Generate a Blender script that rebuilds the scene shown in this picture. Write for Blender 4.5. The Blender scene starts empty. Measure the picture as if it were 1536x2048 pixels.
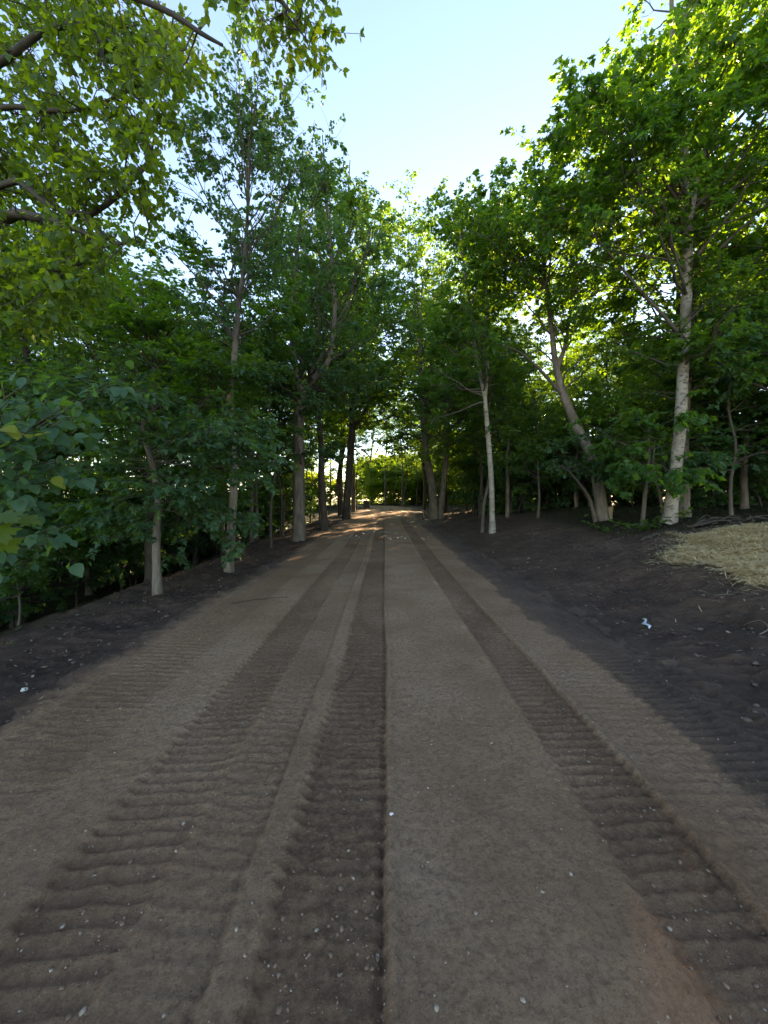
import bpy, math, random
import numpy as np
from mathutils import Matrix, Vector

R = math.radians
sc = bpy.context.scene
COL = sc.collection

# ------------------------------------------------------------------ camera, sky, sun, exposure
CAM_H = 1.6
cam_d = bpy.data.cameras.new('camera')
cam = bpy.data.objects.new('camera', cam_d)
COL.objects.link(cam)
cam.location = (0, 0, CAM_H)
cam.rotation_euler = (R(90), 0, 0)
cam_d.sensor_fit = 'VERTICAL'
cam_d.sensor_height = 36.0
cam_d.lens = 36.0 * 770 / 2048
cam_d.shift_y = -24 / 2048
cam_d.clip_start = 0.05
cam_d.clip_end = 4000
sc.camera = cam

SUN_AZ, SUN_EL = R(20.6), R(19.1)
world = bpy.data.worlds.new('World')
sc.world = world
world.use_nodes = True
wn = world.node_tree
wn.nodes.clear()
sky = wn.nodes.new('ShaderNodeTexSky')
sky.sky_type = 'NISHITA'
sky.sun_disc = False
sky.sun_elevation = SUN_EL
sky.sun_rotation = SUN_AZ
sky.altitude = 200
sky.air_density = 1.0
sky.dust_density = 0.05
sky.ozone_density = 3.2
bg = wn.nodes.new('ShaderNodeBackground')
bg.inputs['Strength'].default_value = 0.10
wo = wn.nodes.new('ShaderNodeOutputWorld')
wn.links.new(sky.outputs[0], bg.inputs[0])
wn.links.new(bg.outputs[0], wo.inputs[0])

sl = bpy.data.lights.new('sun', 'SUN')
sl.energy = 5.0
sl.angle = R(0.6)
sl.color = (1.0, 0.86, 0.62)
so = bpy.data.objects.new('sun', sl)
COL.objects.link(so)
to_sun = Vector((math.sin(SUN_AZ) * math.cos(SUN_EL), math.cos(SUN_AZ) * math.cos(SUN_EL), math.sin(SUN_EL)))
so.rotation_euler = to_sun.to_track_quat('Z', 'Y').to_euler()
so.location = to_sun * 100

sc.view_settings.view_transform = 'Standard'
sc.view_settings.look = 'None'
sc.view_settings.exposure = 2.72
sc.view_settings.gamma = 1.0
sc.view_settings.use_white_balance = True      # camera set for open shade
sc.view_settings.white_balance_temperature = 8800
sc.view_settings.white_balance_tint = 16
sc.view_settings.use_curve_mapping = False
cy = sc.cycles
cy.max_bounces = 8
cy.diffuse_bounces = 5
cy.glossy_bounces = 2
cy.transmission_bounces = 5
cy.transparent_max_bounces = 4
cy.caustics_reflective = False
cy.caustics_refractive = False
cy.sample_clamp_indirect = 4.0
cy.use_denoising = True
cy.denoiser = 'OPENIMAGEDENOISE'
cy.denoising_input_passes = 'RGB_ALBEDO_NORMAL'

# ------------------------------------------------------------------ helpers
rng = np.random.default_rng(7)
_tab = np.random.default_rng(99).random((256, 256))


def vnoise(x, y):
    x = np.asarray(x, float); y = np.asarray(y, float)
    xi = np.floor(x).astype(int); yi = np.floor(y).astype(int)
    fx = x - xi; fy = y - yi
    fx = fx * fx * (3 - 2 * fx); fy = fy * fy * (3 - 2 * fy)
    a = _tab[xi & 255, yi & 255]; b = _tab[(xi + 1) & 255, yi & 255]
    c = _tab[xi & 255, (yi + 1) & 255]; d = _tab[(xi + 1) & 255, (yi + 1) & 255]
    return (a + (b - a) * fx) + ((c + (d - c) * fx) - (a + (b - a) * fx)) * fy - 0.5


def fbm(x, y, octaves=4, gain=0.5):
    s = 0; a = 1.0
    for i in range(octaves):
        s = s + a * vnoise(x + 17.3 * i, y + 5.7 * i)
        x = x * 2.03; y = y * 2.03; a *= gain
    return s


def sstep(a, b, x):
    t = np.clip((np.asarray(x, float) - a) / (b - a), 0, 1)
    return t * t * (3 - 2 * t)


def nrm(v):
    return v / np.maximum(np.linalg.norm(v, axis=-1, keepdims=True), 1e-9)


def build_mesh(name, verts, faces_list, attrs=None, smooth=True, mat_idx=None):
    """verts (n,3); faces_list: list of int arrays (m,k)"""
    me = bpy.data.meshes.new(name)
    verts = np.ascontiguousarray(verts, dtype=np.float32)
    me.vertices.add(len(verts))
    me.vertices.foreach_set('co', verts.ravel())
    loops = np.concatenate([f.ravel() for f in faces_list]).astype(np.int32)
    tot = np.concatenate([np.full(len(f), f.shape[1], np.int32) for f in faces_list])
    start = np.concatenate([[0], np.cumsum(tot)[:-1]]).astype(np.int32)
    me.loops.add(len(loops))
    me.loops.foreach_set('vertex_index', loops)
    me.polygons.add(len(tot))
    me.polygons.foreach_set('loop_start', start)
    me.polygons.foreach_set('loop_total', tot)
    if smooth:
        me.polygons.foreach_set('use_smooth', np.ones(len(tot), bool))
    if attrs:
        for k, v in attrs.items():
            a = me.attributes.new(k, 'FLOAT', 'POINT')
            a.data.foreach_set('value', np.ascontiguousarray(v, dtype=np.float32))
    me.update(calc_edges=True)
    return me


def link(name, me, mat=None, parent=None, kind=None):
    o = bpy.data.objects.new(name, me)
    COL.objects.link(o)
    if mat is not None and me is not None and not me.materials:
        me.materials.append(mat)
    if parent is not None:
        o.parent = parent
    if kind:
        o['kind'] = kind
    return o


def tag(o, label, cat, group=None, kind=None):
    o['label'] = label
    o['category'] = cat
    if group:
        o['group'] = group
    if kind:
        o['kind'] = kind
    return o


def empty(name, loc, label, cat, group=None):
    o = bpy.data.objects.new(name, None)
    o.empty_display_size = 0.2
    o.location = loc
    COL.objects.link(o)
    return tag(o, label, cat, group)


class Geo:
    """collects vertices and faces of several shapes into one mesh"""
    def __init__(self):
        self.v = []; self.f = []; self.a = []; self.n = 0

    def add(self, v, f, a=0.0):
        self.v.append(v)
        for q in f:
            self.f.append(q + self.n)
        self.a.append(np.full(len(v), a) if np.isscalar(a) else a)
        self.n += len(v)

    def mesh(self, name, smooth=True):
        byk = {}
        for q in self.f:
            byk.setdefault(q.shape[1], []).append(q)
        fl = [np.concatenate(q) for q in byk.values()]
        return build_mesh(name, np.concatenate(self.v), fl, {'rnd': np.concatenate(self.a)}, smooth)


def tubes(paths, radii, M=6, ripple=0.0, cap=False):
    """paths (N,K,3), radii (N,K) -> verts, quads"""
    N, K, _ = paths.shape
    T = nrm(np.gradient(paths, axis=1))
    ref = np.where(np.abs(T[..., 2:3]) > 0.9, np.array([1.0, 0, 0]), np.array([0, 0, 1.0]))
    ref = np.broadcast_to(ref[:, :1], T.shape) if N > 1 else np.broadcast_to(np.array([0.93, 0.31, 0.2]), T.shape)
    U = nrm(np.cross(T, ref)); V = np.cross(T, U)
    ang = np.arange(M) * 2 * math.pi / M
    rr = radii[..., None] * np.ones(M)
    if ripple:
        rr = rr * (1 + ripple * rng.standard_normal((N, K, M)))
    vs = paths[:, :, None, :] + rr[..., None] * (np.cos(ang)[None, None, :, None] * U[:, :, None, :] + np.sin(ang)[None, None, :, None] * V[:, :, None, :])
    idx = np.arange(N * K * M).reshape(N, K, M)
    a = idx[:, :-1, :]; b = np.roll(a, -1, axis=2); c = idx[:, 1:, :]; d = np.roll(c, -1, axis=2)
    q = np.stack([a, b, d, c], -1).reshape(-1, 4)
    return vs.reshape(-1, 3), q


def smooth_path(pts, K):
    """Catmull-Rom through the points, K samples"""
    p = np.array(pts, float)
    p = np.vstack([2 * p[0] - p[1], p, 2 * p[-1] - p[-2]])
    n = len(p) - 3
    out = []
    for t in np.linspace(0, n - 1e-6, K):
        i = int(t); u = t - i
        a, b, c, d = p[i:i + 4]
        out.append(0.5 * ((2 * b) + (c - a) * u + (2 * a - 5 * b + 4 * c - d) * u * u + (3 * b - a - 3 * c + d) * u ** 3))
    return np.array(out)


# leaf shapes: (side, along, lift) points and faces
LEAF = {
    'kite': (np.array([(0, 0, 0), (.34, .42, .07), (0, 1, -.03), (-.34, .42, .07)]), [np.array([(0, 1, 2), (0, 2, 3)])]),
    'oval': (np.array([(0, 0, 0), (.27, .18, .05), (.33, .52, .06), (0, 1, -.06), (-.33, .52, .06), (-.27, .18, .05)]),
             [np.array([(0, 1, 2, 3), (0, 3, 4, 5)])]),
    'lobed': (np.array([(0, 0, 0), (.52, .28, .08), (.24, .5, .04), (0, 1, -.08), (-.24, .5, .04), (-.52, .28, .08)]),
              [np.array([(0, 1, 2, 3), (0, 3, 4, 5)])]),
}


def leaf_geo(P, D, Nn, S, shape, rnd):
    T, F = LEAF[shape]
    D = nrm(D)
    side = nrm(np.cross(D, Nn))
    nn = np.cross(side, D)
    n, k = len(P), len(T)
    v = P[:, None, :] + S[:, None, None] * (T[None, :, 0, None] * side[:, None] + T[None, :, 1, None] * D[:, None] + T[None, :, 2, None] * nn[:, None])
    off = (np.arange(n) * k)[:, None, None]
    fs = [(f[None] + off).reshape(-1, f.shape[1]) for f in F]
    return v.reshape(-1, 3), fs, np.repeat(rnd, k)


# ------------------------------------------------------------------ materials
def mat_new(name):
    m = bpy.data.materials.new(name)
    m.use_nodes = True
    nt = m.node_tree
    nt.nodes.clear()
    out = nt.nodes.new('ShaderNodeOutputMaterial')
    return m, nt, out


def N_(nt, t, **kw):
    n = nt.nodes.new('ShaderNode' + t)
    for k, v in kw.items():
        setattr(n, k, v)
    return n


def ramp(nt, fac, stops):
    r = N_(nt, 'ValToRGB')
    e = r.color_ramp.elements
    while len(e) < len(stops):
        e.new(0.5)
    for i, (p, c) in enumerate(stops):
        e[i].position = p
        e[i].color = (*c, 1)
    nt.links.new(fac, r.inputs[0])
    return r.outputs[0]


def noise(nt, vec, scale, detail=4, rough=0.55):
    n = N_(nt, 'TexNoise')
    n.inputs['Scale'].default_value = scale
    n.inputs['Detail'].default_value = detail
    n.inputs['Roughness'].default_value = rough
    if vec is not None:
        nt.links.new(vec, n.inputs['Vector'])
    return n.outputs['Fac']


def mixc(nt, fac, a, b, mode='MIX'):
    m = N_(nt, 'Mix', data_type='RGBA', blend_type=mode)
    for sock, val in ((m.inputs[0], fac), (m.inputs[6], a), (m.inputs[7], b)):
        if isinstance(val, (int, float)):
            sock.default_value = val
        elif isinstance(val, tuple):
            sock.default_value = (*val, 1)
        else:
            nt.links.new(val, sock)
    return m.outputs[2]


def leaf_mat(name, c_dark, c_light, t_dark, t_light, trans=0.5, rough=0.42):
    m, nt, out = mat_new(name)
    at = N_(nt, 'Attribute', attribute_name='rnd')
    oi = N_(nt, 'ObjectInfo')
    pos = N_(nt, 'NewGeometry')
    patch = noise(nt, pos.outputs['Position'], 0.7, 2)
    add = N_(nt, 'Math', operation='MULTIPLY_ADD')
    nt.links.new(oi.outputs['Random'], add.inputs[0]); add.inputs[1].default_value = 0.35
    nt.links.new(at.outputs['Fac'], add.inputs[2])
    add2 = N_(nt, 'Math', operation='MULTIPLY_ADD')
    nt.links.new(patch, add2.inputs[0]); add2.inputs[1].default_value = 0.5
    nt.links.new(add.outputs[0], add2.inputs[2])
    mp = N_(nt, 'MapRange')
    nt.links.new(add2.outputs[0], mp.inputs[0])
    mp.inputs[1].default_value = 0.15; mp.inputs[2].default_value = 1.6
    base = mixc(nt, mp.outputs[0], c_dark, c_light)
    tr = mixc(nt, mp.outputs[0], t_dark, t_light)
    p = N_(nt, 'BsdfPrincipled')
    nt.links.new(base, p.inputs['Base Color'])
    p.inputs['Roughness'].default_value = rough
    p.inputs['Specular IOR Level'].default_value = 0.35
    t = N_(nt, 'BsdfTranslucent')
    nt.links.new(tr, t.inputs['Color'])
    mx = N_(nt, 'MixShader')
    mx.inputs[0].default_value = trans
    nt.links.new(p.outputs[0], mx.inputs[1]); nt.links.new(t.outputs[0], mx.inputs[2])
    nt.links.new(mx.outputs[0], out.inputs[0])
    return m


def bark_mat(name, c1, c2, c3, scale=9.0, bump=0.6, birch=False, stretch=(0.35, 0.35, 2.4)):
    m, nt, out = mat_new(name)
    g = N_(nt, 'NewGeometry')
    mp = N_(nt, 'Mapping')
    mp.inputs['Scale'].default_value = (1, 1, 0.22) if not birch else stretch
    nt.links.new(g.outputs['Position'], mp.inputs[0])
    n1 = noise(nt, mp.outputs[0], scale, 6, 0.65)
    n2 = noise(nt, g.outputs['Position'], 2.3, 3)
    if birch:
        col = ramp(nt, n1, [(0.36, c3), (0.43, c2), (0.5, c1), (0.75, c1)])
        col = mixc(nt, ramp(nt, n2, [(0.45, (0, 0, 0)), (0.7, (1, 1, 1))]), col, c2)
    else:
        col = ramp(nt, n1, [(0.3, c3), (0.5, c2), (0.68, c1)])
        col = mixc(nt, ramp(nt, n2, [(0.4, (0, 0, 0)), (0.75, (.7, .7, .7))]), col, c3)
    at = N_(nt, 'Attribute', attribute_name='rnd')
    col = mixc(nt, at.outputs['Fac'], col, (.060, .048, .037))
    p = N_(nt, 'BsdfPrincipled')
    nt.links.new(col, p.inputs['Base Color'])
    p.inputs['Roughness'].default_value = 0.85
    b = N_(nt, 'Bump')
    b.inputs['Strength'].default_value = bump
    b.inputs['Distance'].default_value = 0.02
    nt.links.new(n1, b.inputs['Height'])
    nt.links.new(b.outputs[0], p.inputs['Normal'])
    nt.links.new(p.outputs[0], out.inputs[0])
    return m


M = {}
M['leaf'] = leaf_mat('leaf_green', (.034, .106, .048), (.066, .150, .050), (.13, .34, .03), (.36, .54, .02))
M['leaf_maple'] = leaf_mat('leaf_maple', (.032, .104, .042), (.064, .150, .044), (.14, .38, .03), (.38, .58, .02))
M['leaf_cool'] = leaf_mat('leaf_cool', (.038, .110, .062), (.066, .150, .074), (.10, .28, .04), (.26, .44, .03), trans=0.45)
M['leaf_lime'] = leaf_mat('leaf_lime', (.045, .10, .02), (.09, .15, .025), (.30, .48, .02), (.50, .60, .03), trans=0.55)
M['leaf_sunlit'] = leaf_mat('leaf_sunlit', (.042, .105, .034), (.085, .150, .036), (.22, .42, .02), (.52, .62, .02), trans=0.52)  # overhang leaves: glow of sun through them put into a yellower, lighter colour
M['leaf_yellow'] = leaf_mat('leaf_yellow', (.18, .22, .02), (.26, .28, .03), (.3, .36, .02), (.4, .42, .03))
M['leaf_dry'] = leaf_mat('leaf_dry', (.05, .06, .025), (.12, .085, .04), (.10, .14, .03), (.26, .20, .05), trans=0.4)
M['bark_grey'] = bark_mat('bark_grey', (.26, .205, .155), (.165, .128, .096), (.075, .058, .043))
M['bark_dark'] = bark_mat('bark_dark', (.13, .098, .074), (.08, .060, .045), (.035, .026, .02))
M['bark_pale'] = bark_mat('bark_pale', (.27, .22, .165), (.185, .148, .11), (.085, .067, .05), scale=14, bump=.5)
M['bark_birch'] = bark_mat('bark_birch', (.38, .325, .26), (.25, .205, .16), (.07, .054, .042), scale=7, bump=.3, birch=True)
M['bark_mottled'] = bark_mat('bark_mottled', (.34, .29, .235), (.20, .165, .13), (.075, .058, .045), scale=8, bump=.5, birch=True, stretch=(.9, .9, 1.5))
M['twig'] = bark_mat('twig_bark', (.11, .085, .06), (.07, .055, .04), (.04, .03, .022))


def soil_colour(nt, pos):
    n1 = noise(nt, pos, 1.1, 6, 0.6)
    n2 = noise(nt, pos, 14, 6, 0.7)
    c = ramp(nt, n1, [(0.32, (.068, .042, .032)), (0.52, (.115, .071, .053)), (0.7, (.18, .11, .076))])
    c = mixc(nt, ramp(nt, n2, [(0.42, (0, 0, 0)), (0.8, (.8, .8, .8))]), c, (.17, .115, .085))
    return c


def ground_material():
    m, nt, out = mat_new('ground_soil')
    g = N_(nt, 'NewGeometry')
    pos = g.outputs['Position']
    soil = soil_colour(nt, pos)
    w = N_(nt, 'Attribute', attribute_name='wood')
    f = N_(nt, 'Attribute', attribute_name='field')
    rd = N_(nt, 'Attribute', attribute_name='red')
    nw = noise(nt, pos, 6, 5, 0.7)
    litter = ramp(nt, nw, [(0.35, (.020, .020, .010)), (0.5, (.040, .038, .018)), (0.62, (.07, .052, .03)), (0.75, (.03, .045, .014))])
    nf = noise(nt, pos, 0.35, 4)
    field = ramp(nt, nf, [(0.35, (.07, .11, .02)), (0.6, (.13, .16, .035)), (0.75, (.2, .19, .06))])
    c = mixc(nt, rd.outputs['Fac'], soil, (.105, .060, .036))
    c = mixc(nt, w.outputs['Fac'], c, litter)
    st = N_(nt, 'Attribute', attribute_name='straw')
    c = mixc(nt, st.outputs['Fac'], c, ramp(nt, noise(nt, pos, 40, 4), [(0.3, (.36, .23, .10)), (0.7, (.68, .48, .24))]))
    c = mixc(nt, f.outputs['Fac'], c, field)
    p = N_(nt, 'BsdfPrincipled')
    nt.links.new(c, p.inputs['Base Color'])
    p.inputs['Roughness'].default_value = 0.95
    p.inputs['Specular IOR Level'].default_value = 0.15
    hgt = noise(nt, pos, 22, 8, 0.72)
    b = N_(nt, 'Bump')
    b.inputs['Strength'].default_value = 1.0
    b.inputs['Distance'].default_value = 0.09
    nt.links.new(hgt, b.inputs['Height'])
    nt.links.new(b.outputs[0], p.inputs['Normal'])
    nt.links.new(p.outputs[0], out.inputs[0])
    return m


def road_material():
    m, nt, out = mat_new('road_dirt')
    g = N_(nt, 'NewGeometry')
    pos = g.outputs['Position']
    soil = soil_colour(nt, pos)
    dk = N_(nt, 'Attribute', attribute_name='dark')
    tk = N_(nt, 'Attribute', attribute_name='track')
    rd = N_(nt, 'Attribute', attribute_name='red')
    n1 = noise(nt, pos, 0.9, 5, 0.6)
    n2 = noise(nt, pos, 35, 6, 0.7)
    n3 = noise(nt, pos, 240, 3, 0.7)
    n4 = noise(nt, pos, 95, 3, 0.6)
    dry = ramp(nt, n1, [(0.34, (.32, .178, .104)), (0.5, (.43, .255, .152)), (0.66, (.49, .31, .195))])
    dry = mixc(nt, ramp(nt, n2, [(0.36, (.75, .75, .75)), (0.56, (0, 0, 0))]), dry, (.22, .122, .072))
    damp = ramp(nt, n2, [(0.3, (.115, .060, .034)), (0.55, (.22, .122, .070)), (0.75, (.33, .195, .115))])
    c = mixc(nt, tk.outputs['Fac'], dry, damp)
    c = mixc(nt, rd.outputs['Fac'], c, (.27, .140, .078))
    c = mixc(nt, dk.outputs['Fac'], c, soil)
    c = mixc(nt, ramp(nt, n3, [(0.60, (0, 0, 0)), (0.72, (.55, .55, .55))]), c, (.40, .33, .26))
    c = mixc(nt, ramp(nt, n3, [(0.30, (.55, .55, .55)), (0.40, (0, 0, 0))]), c, (.05, .04, .03))
    c = mixc(nt, ramp(nt, n4, [(0.30, (.6, .6, .6)), (0.41, (0, 0, 0))]), c, (.10, .062, .04))
    c = mixc(nt, ramp(nt, n4, [(0.66, (0, 0, 0)), (0.74, (.6, .6, .6))]), c, (.52, .41, .30))
    p = N_(nt, 'BsdfPrincipled')
    nt.links.new(c, p.inputs['Base Color'])
    p.inputs['Roughness'].default_value = 0.9
    p.inputs['Specular IOR Level'].default_value = 0.2
    h1 = noise(nt, pos, 60, 8, 0.75)
    b = N_(nt, 'Bump')
    b.inputs['Strength'].default_value = 1.0
    b.inputs['Distance'].default_value = 0.032
    nt.links.new(h1, b.inputs['Height'])
    nt.links.new(b.outputs[0], p.inputs['Normal'])
    nt.links.new(p.outputs[0], out.inputs[0])
    return m


def plain_mat(name, c1, c2, scale=8.0, rough=0.8, bump=0.3, trans=0.0):
    m, nt, out = mat_new(name)
    g = N_(nt, 'NewGeometry')
    at = N_(nt, 'Attribute', attribute_name='rnd')
    n1 = noise(nt, g.outputs['Position'], scale, 4)
    a = N_(nt, 'Math', operation='MULTIPLY_ADD')
    nt.links.new(at.outputs['Fac'], a.inputs[0]); a.inputs[1].default_value = 0.7
    nt.links.new(n1, a.inputs[2])
    mp = N_(nt, 'MapRange')
    nt.links.new(a.outputs[0], mp.inputs[0])
    mp.inputs[1].default_value = 0.35; mp.inputs[2].default_value = 1.2
    c = mixc(nt, mp.outputs[0], c1, c2)
    p = N_(nt, 'BsdfPrincipled')
    nt.links.new(c, p.inputs['Base Color'])
    p.inputs['Roughness'].default_value = rough
    b = N_(nt, 'Bump')
    b.inputs['Strength'].default_value = bump
    b.inputs['Distance'].default_value = 0.01
    nt.links.new(n1, b.inputs['Height'])
    nt.links.new(b.outputs[0], p.inputs['Normal'])
    nt.links.new(p.outputs[0], out.inputs[0])
    return m


M['ground'] = ground_material()
M['road'] = road_material()
M['stone'] = plain_mat('pebble_stone', (.16, .115, .08), (.40, .31, .225), 30)
M['white_stone'] = plain_mat('white_stone', (.5, .49, .46), (.7, .68, .64), 30)
M['clod'] = plain_mat('soil_clod', (.05, .032, .025), (.14, .092, .068), 20)
M['road_clod'] = plain_mat('road_clod', (.12, .072, .045), (.25, .155, .10), 20)
M['red_dirt'] = plain_mat('red_dirt', (.085, .050, .030), (.16, .095, .058), 15, bump=.8)
M['straw'] = plain_mat('straw', (.62, .42, .18), (.95, .74, .42), 3, rough=.6)
M['chip'] = plain_mat('wood_chip', (.12, .09, .06), (.42, .34, .23), 8)
M['stick'] = plain_mat('dead_stick', (.04, .03, .022), (.11, .075, .05), 12)
M['plastic'] = plain_mat('blue_plastic', (.50, .60, .66), (.66, .72, .76), 12, rough=.35, bump=.1)
M['cutwood'] = plain_mat('cut_wood', (.26, .19, .11), (.42, .32, .20), 14)
M['grass'] = leaf_mat('grass_blade', (.030, .060, .016), (.06, .10, .025), (.08, .16, .02), (.16, .24, .03), trans=0.35)


# ------------------------------------------------------------------ terrain
def road_off(d):
    d = np.asarray(d, float)
    return 1.0 * sstep(22, 41, d) - 0.030 * np.clip(d - 43, 0, 60) ** 2.0


def grade(d):
    d = np.asarray(d, float)
    g = 0.019 * np.clip(d - 10, 0, 42)
    return g - 0.012 * np.clip(d - 58, 0, 60)


def H(x, y):
    """ground height without the road bed"""
    x = np.asarray(x, float); y = np.asarray(y, float)
    u = x - road_off(np.clip(y, 0, 62))
    z = grade(y)
    lf = np.clip(-u - 2.5, 0, 60)
    near = 1 - sstep(26, 44, y)
    z = z - (0.05 * np.clip(lf, 0, 2.2) + 0.34 * np.clip(lf - 2.2, 0, 5) + 0.05 * np.clip(lf - 7.2, 0, 20)) * (0.25 + 0.75 * near)
    rt = np.clip(u - 2.9, 0, 60)
    nr = 1 - 0.75 * sstep(17, 30, y)
    z = z + (0.2 * np.clip(rt, 0, 5.2) + 0.05 * np.clip(rt - 5.2, 0, 12)) * nr
    # shallow scraped hollow in front of the straw patch
    z = z - 0.13 * np.exp(-(((x - 4.0) / 0.8) ** 2 + ((y - 5.6) / 2.2) ** 2))
    return z


def ground_rough(x, y):
    z = 0.10 * fbm(x * 0.55, y * 0.55, 3) + 0.07 * fbm(x * 2.1 + 9, y * 2.1, 3) + 0.055 * fbm(x * 6 + 3, y * 6, 3, 0.6)
    return z


def axis(segments):
    """list of (start, end, step0, step1): steps grow along the segment"""
    out = []
    for a, b, s0, s1 in segments:
        n = max(2, int(round(abs(b - a) / (0.5 * (s0 + s1)))))
        t = np.linspace(0, 1, n, endpoint=False)
        k = (s1 - s0) / (s0 + s1)
        out.append(a + (b - a) * (t * (1 - k) + k * t * t))
    out.append(np.array([segments[-1][1]]))
    return np.concatenate(out)


def grid_faces(ny, nx):
    i = np.arange(ny * nx).reshape(ny, nx)
    return np.stack([i[:-1, :-1], i[:-1, 1:], i[1:, 1:], i[1:, :-1]], -1).reshape(-1, 4)


xs = axis([(-700, -60, 80, 20), (-60, -12, 6, 0.6), (-12, -5.5, 0.4, 0.08), (-5.5, 8.5, 0.048, 0.048), (8.5, 14, 0.06, 0.4), (14, 60, 0.5, 6), (60, 700, 20, 80)])
ys = axis([(-300, -20, 60, 8), (-20, 0.5, 3, 0.2), (0.5, 9, 0.04, 0.055), (9, 20, 0.06, 0.2), (20, 70, 0.2, 1.2), (70, 300, 2, 25), (300, 1500, 40, 200)])
X, Y = np.meshgrid(xs, ys)
U = X - road_off(np.clip(Y, 0, 62))
Z = H(X, Y)
amp = 0.35 + 0.65 * sstep(2.6, 3.4, np.abs(U))
Z = Z + ground_rough(X, Y) * amp
# wheel ruts of the loader that scraped the verge
for cx, cw, p, a in ((3.55, 0.22, 0.17, 0.03), (4.9, 0.24, 0.17, 0.026), (-3.25, 0.28, 0.17, 0.03)):
    cxy = cx + 0.25 * np.sin(Y * 0.35 + cx)
    w = np.exp(-((X - cxy) / cw) ** 4) * (1 - sstep(10, 14, Y)) * (0.4 + 0.9 * (fbm(X * 0.8, Y * 0.8, 2) + 0.4))
    Z = Z - w * 0.03 + w * a * np.sin(2 * math.pi * Y / p + 5 * (X - cx) + 2 * vnoise(X * 3, Y * 3))
# the road bed lies in a shallow trench of the ground sheet, covered by the road mesh
bed = 1 - sstep(2.55, 2.85, np.abs(U))
roadlen = (Y < 66) & (Y > -19)
Z = Z - 0.14 * bed * roadlen
wood = np.maximum(sstep(4.6, 6.5, -U + 0.9 * fbm(X * .6, Y * .6, 3)), np.maximum(sstep(8.3, 10.0, Y + 0.30 * (U - 7.5) + 1.2 * fbm(X * .7, Y * .7, 3)) * sstep(6.0, 7.4, U + fbm(X * .7, Y * .7, 3)), sstep(30, 46, Y) * sstep(3.2, 4.2, np.abs(U))))
field = np.maximum(sstep(56, 66, Y), np.maximum(sstep(30, 40, -X), sstep(36, 46, X)))
red = 0.55 * np.exp(-(((X - 4.75) / 0.55) ** 2 + ((Y - 4.55) / 0.35) ** 2)) * (0.5 + fbm(X * 5, Y * 5, 2)) + 0.5 * sstep(2.2, 3.0, np.abs(U)) * (1 - sstep(3.0, 3.9, np.abs(U))) * sstep(8, 12, Y) * (1 - sstep(24, 30, Y)) * (0.5 + fbm(X, Y, 3))
def straw_mask(x, y):
    e = fbm(x * 1.1, y * 1.1, 3) * .55
    lower = y - (5.05 + .20 * np.clip(5.35 - x, 0, 1) * 4 + .06 * (x - 5))
    left = x - (5.40 + .75 * np.clip(y - 7.2, 0, 3) - .28 * np.clip(6.6 - y, 0, 2))
    upper = (8.95 - .55 * np.clip(x - 6.6, 0, 2) * .5) - y
    return np.minimum(np.minimum(lower, left), upper) + e


mat_straw = sstep(.05, .35, straw_mask(X, Y)) * (Y > 4) * (Y < 10) * (X > 4)
gme = build_mesh('ground', np.stack([X, Y, Z], -1).reshape(-1, 3), [grid_faces(len(ys), len(xs))],
                 {'wood': wood.ravel(), 'straw': mat_straw.ravel(), 'field': field.ravel(), 'red': np.clip(red, 0, 1).ravel()})
ground = link('ground', gme, M['ground'], kind='structure')

# ------------------------------------------------------------------ dirt road with tyre tracks
us = np.linspace(-3.05, 3.05, 380)
rs = axis([(-19, 0.7, 0.5, 0.05), (0.7, 3.2, 0.011, 0.012), (3.2, 7.5, 0.013, 0.019), (7.5, 13, 0.024, 0.06), (13, 64, 0.08, 0.6)])
Uu, Dd = np.meshgrid(us, rs)
Xr = Uu + road_off(np.clip(Dd, 0, 62))
Zr = grade(Dd)
wander = 0.03 * vnoise(Dd * 0.5, Dd * 0 + 3.3) + 0.012 * vnoise(Dd * 6, Dd * 0 + 8.1)
trk = np.zeros_like(Zr); zt = np.zeros_like(Zr)
#        u0     u1    depth  lug   period slant  saw   damp
TRACKS = [(-2.50, -1.85, .005, .010, .085, 0.35, .03, .45),
          (-1.37, -0.92, .018, .010, .084, -0.30, .03, .80),
          (-0.92, -0.90, .010, .000, .084, 0.0, .01, .60),
          (-0.90, -0.57, .008, .005, .084, 0.25, .01, .35),
          (-0.60, -0.575, .010, .000, .084, 0.0, .01, .60),
          (-0.43, 0.015, .024, .011, .083, 0.20, .025, .90),
          (-0.008, 0.018, .022, .000, .083, 0.0, .005, .9),
          (0.055, 0.07, .004, .000, .083, 0.0, .01, .30),
          (0.30, 0.98, .0005, .0014, .084, -0.2, .02, .04),
          (1.03, 1.45, .026, .012, .083, -0.20, .02, .95),
          (1.43, 1.455, .014, .000, .083, 0.0, .01, .9),
          (1.47, 2.02, .005, .006, .084, 0.2, .02, .25),
          (2.04, 2.42, .014, .017, .084, -0.3, .04, .55),
          (2.50, 2.70, .030, .026, .125, 0.9, .05, .40)]
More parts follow.
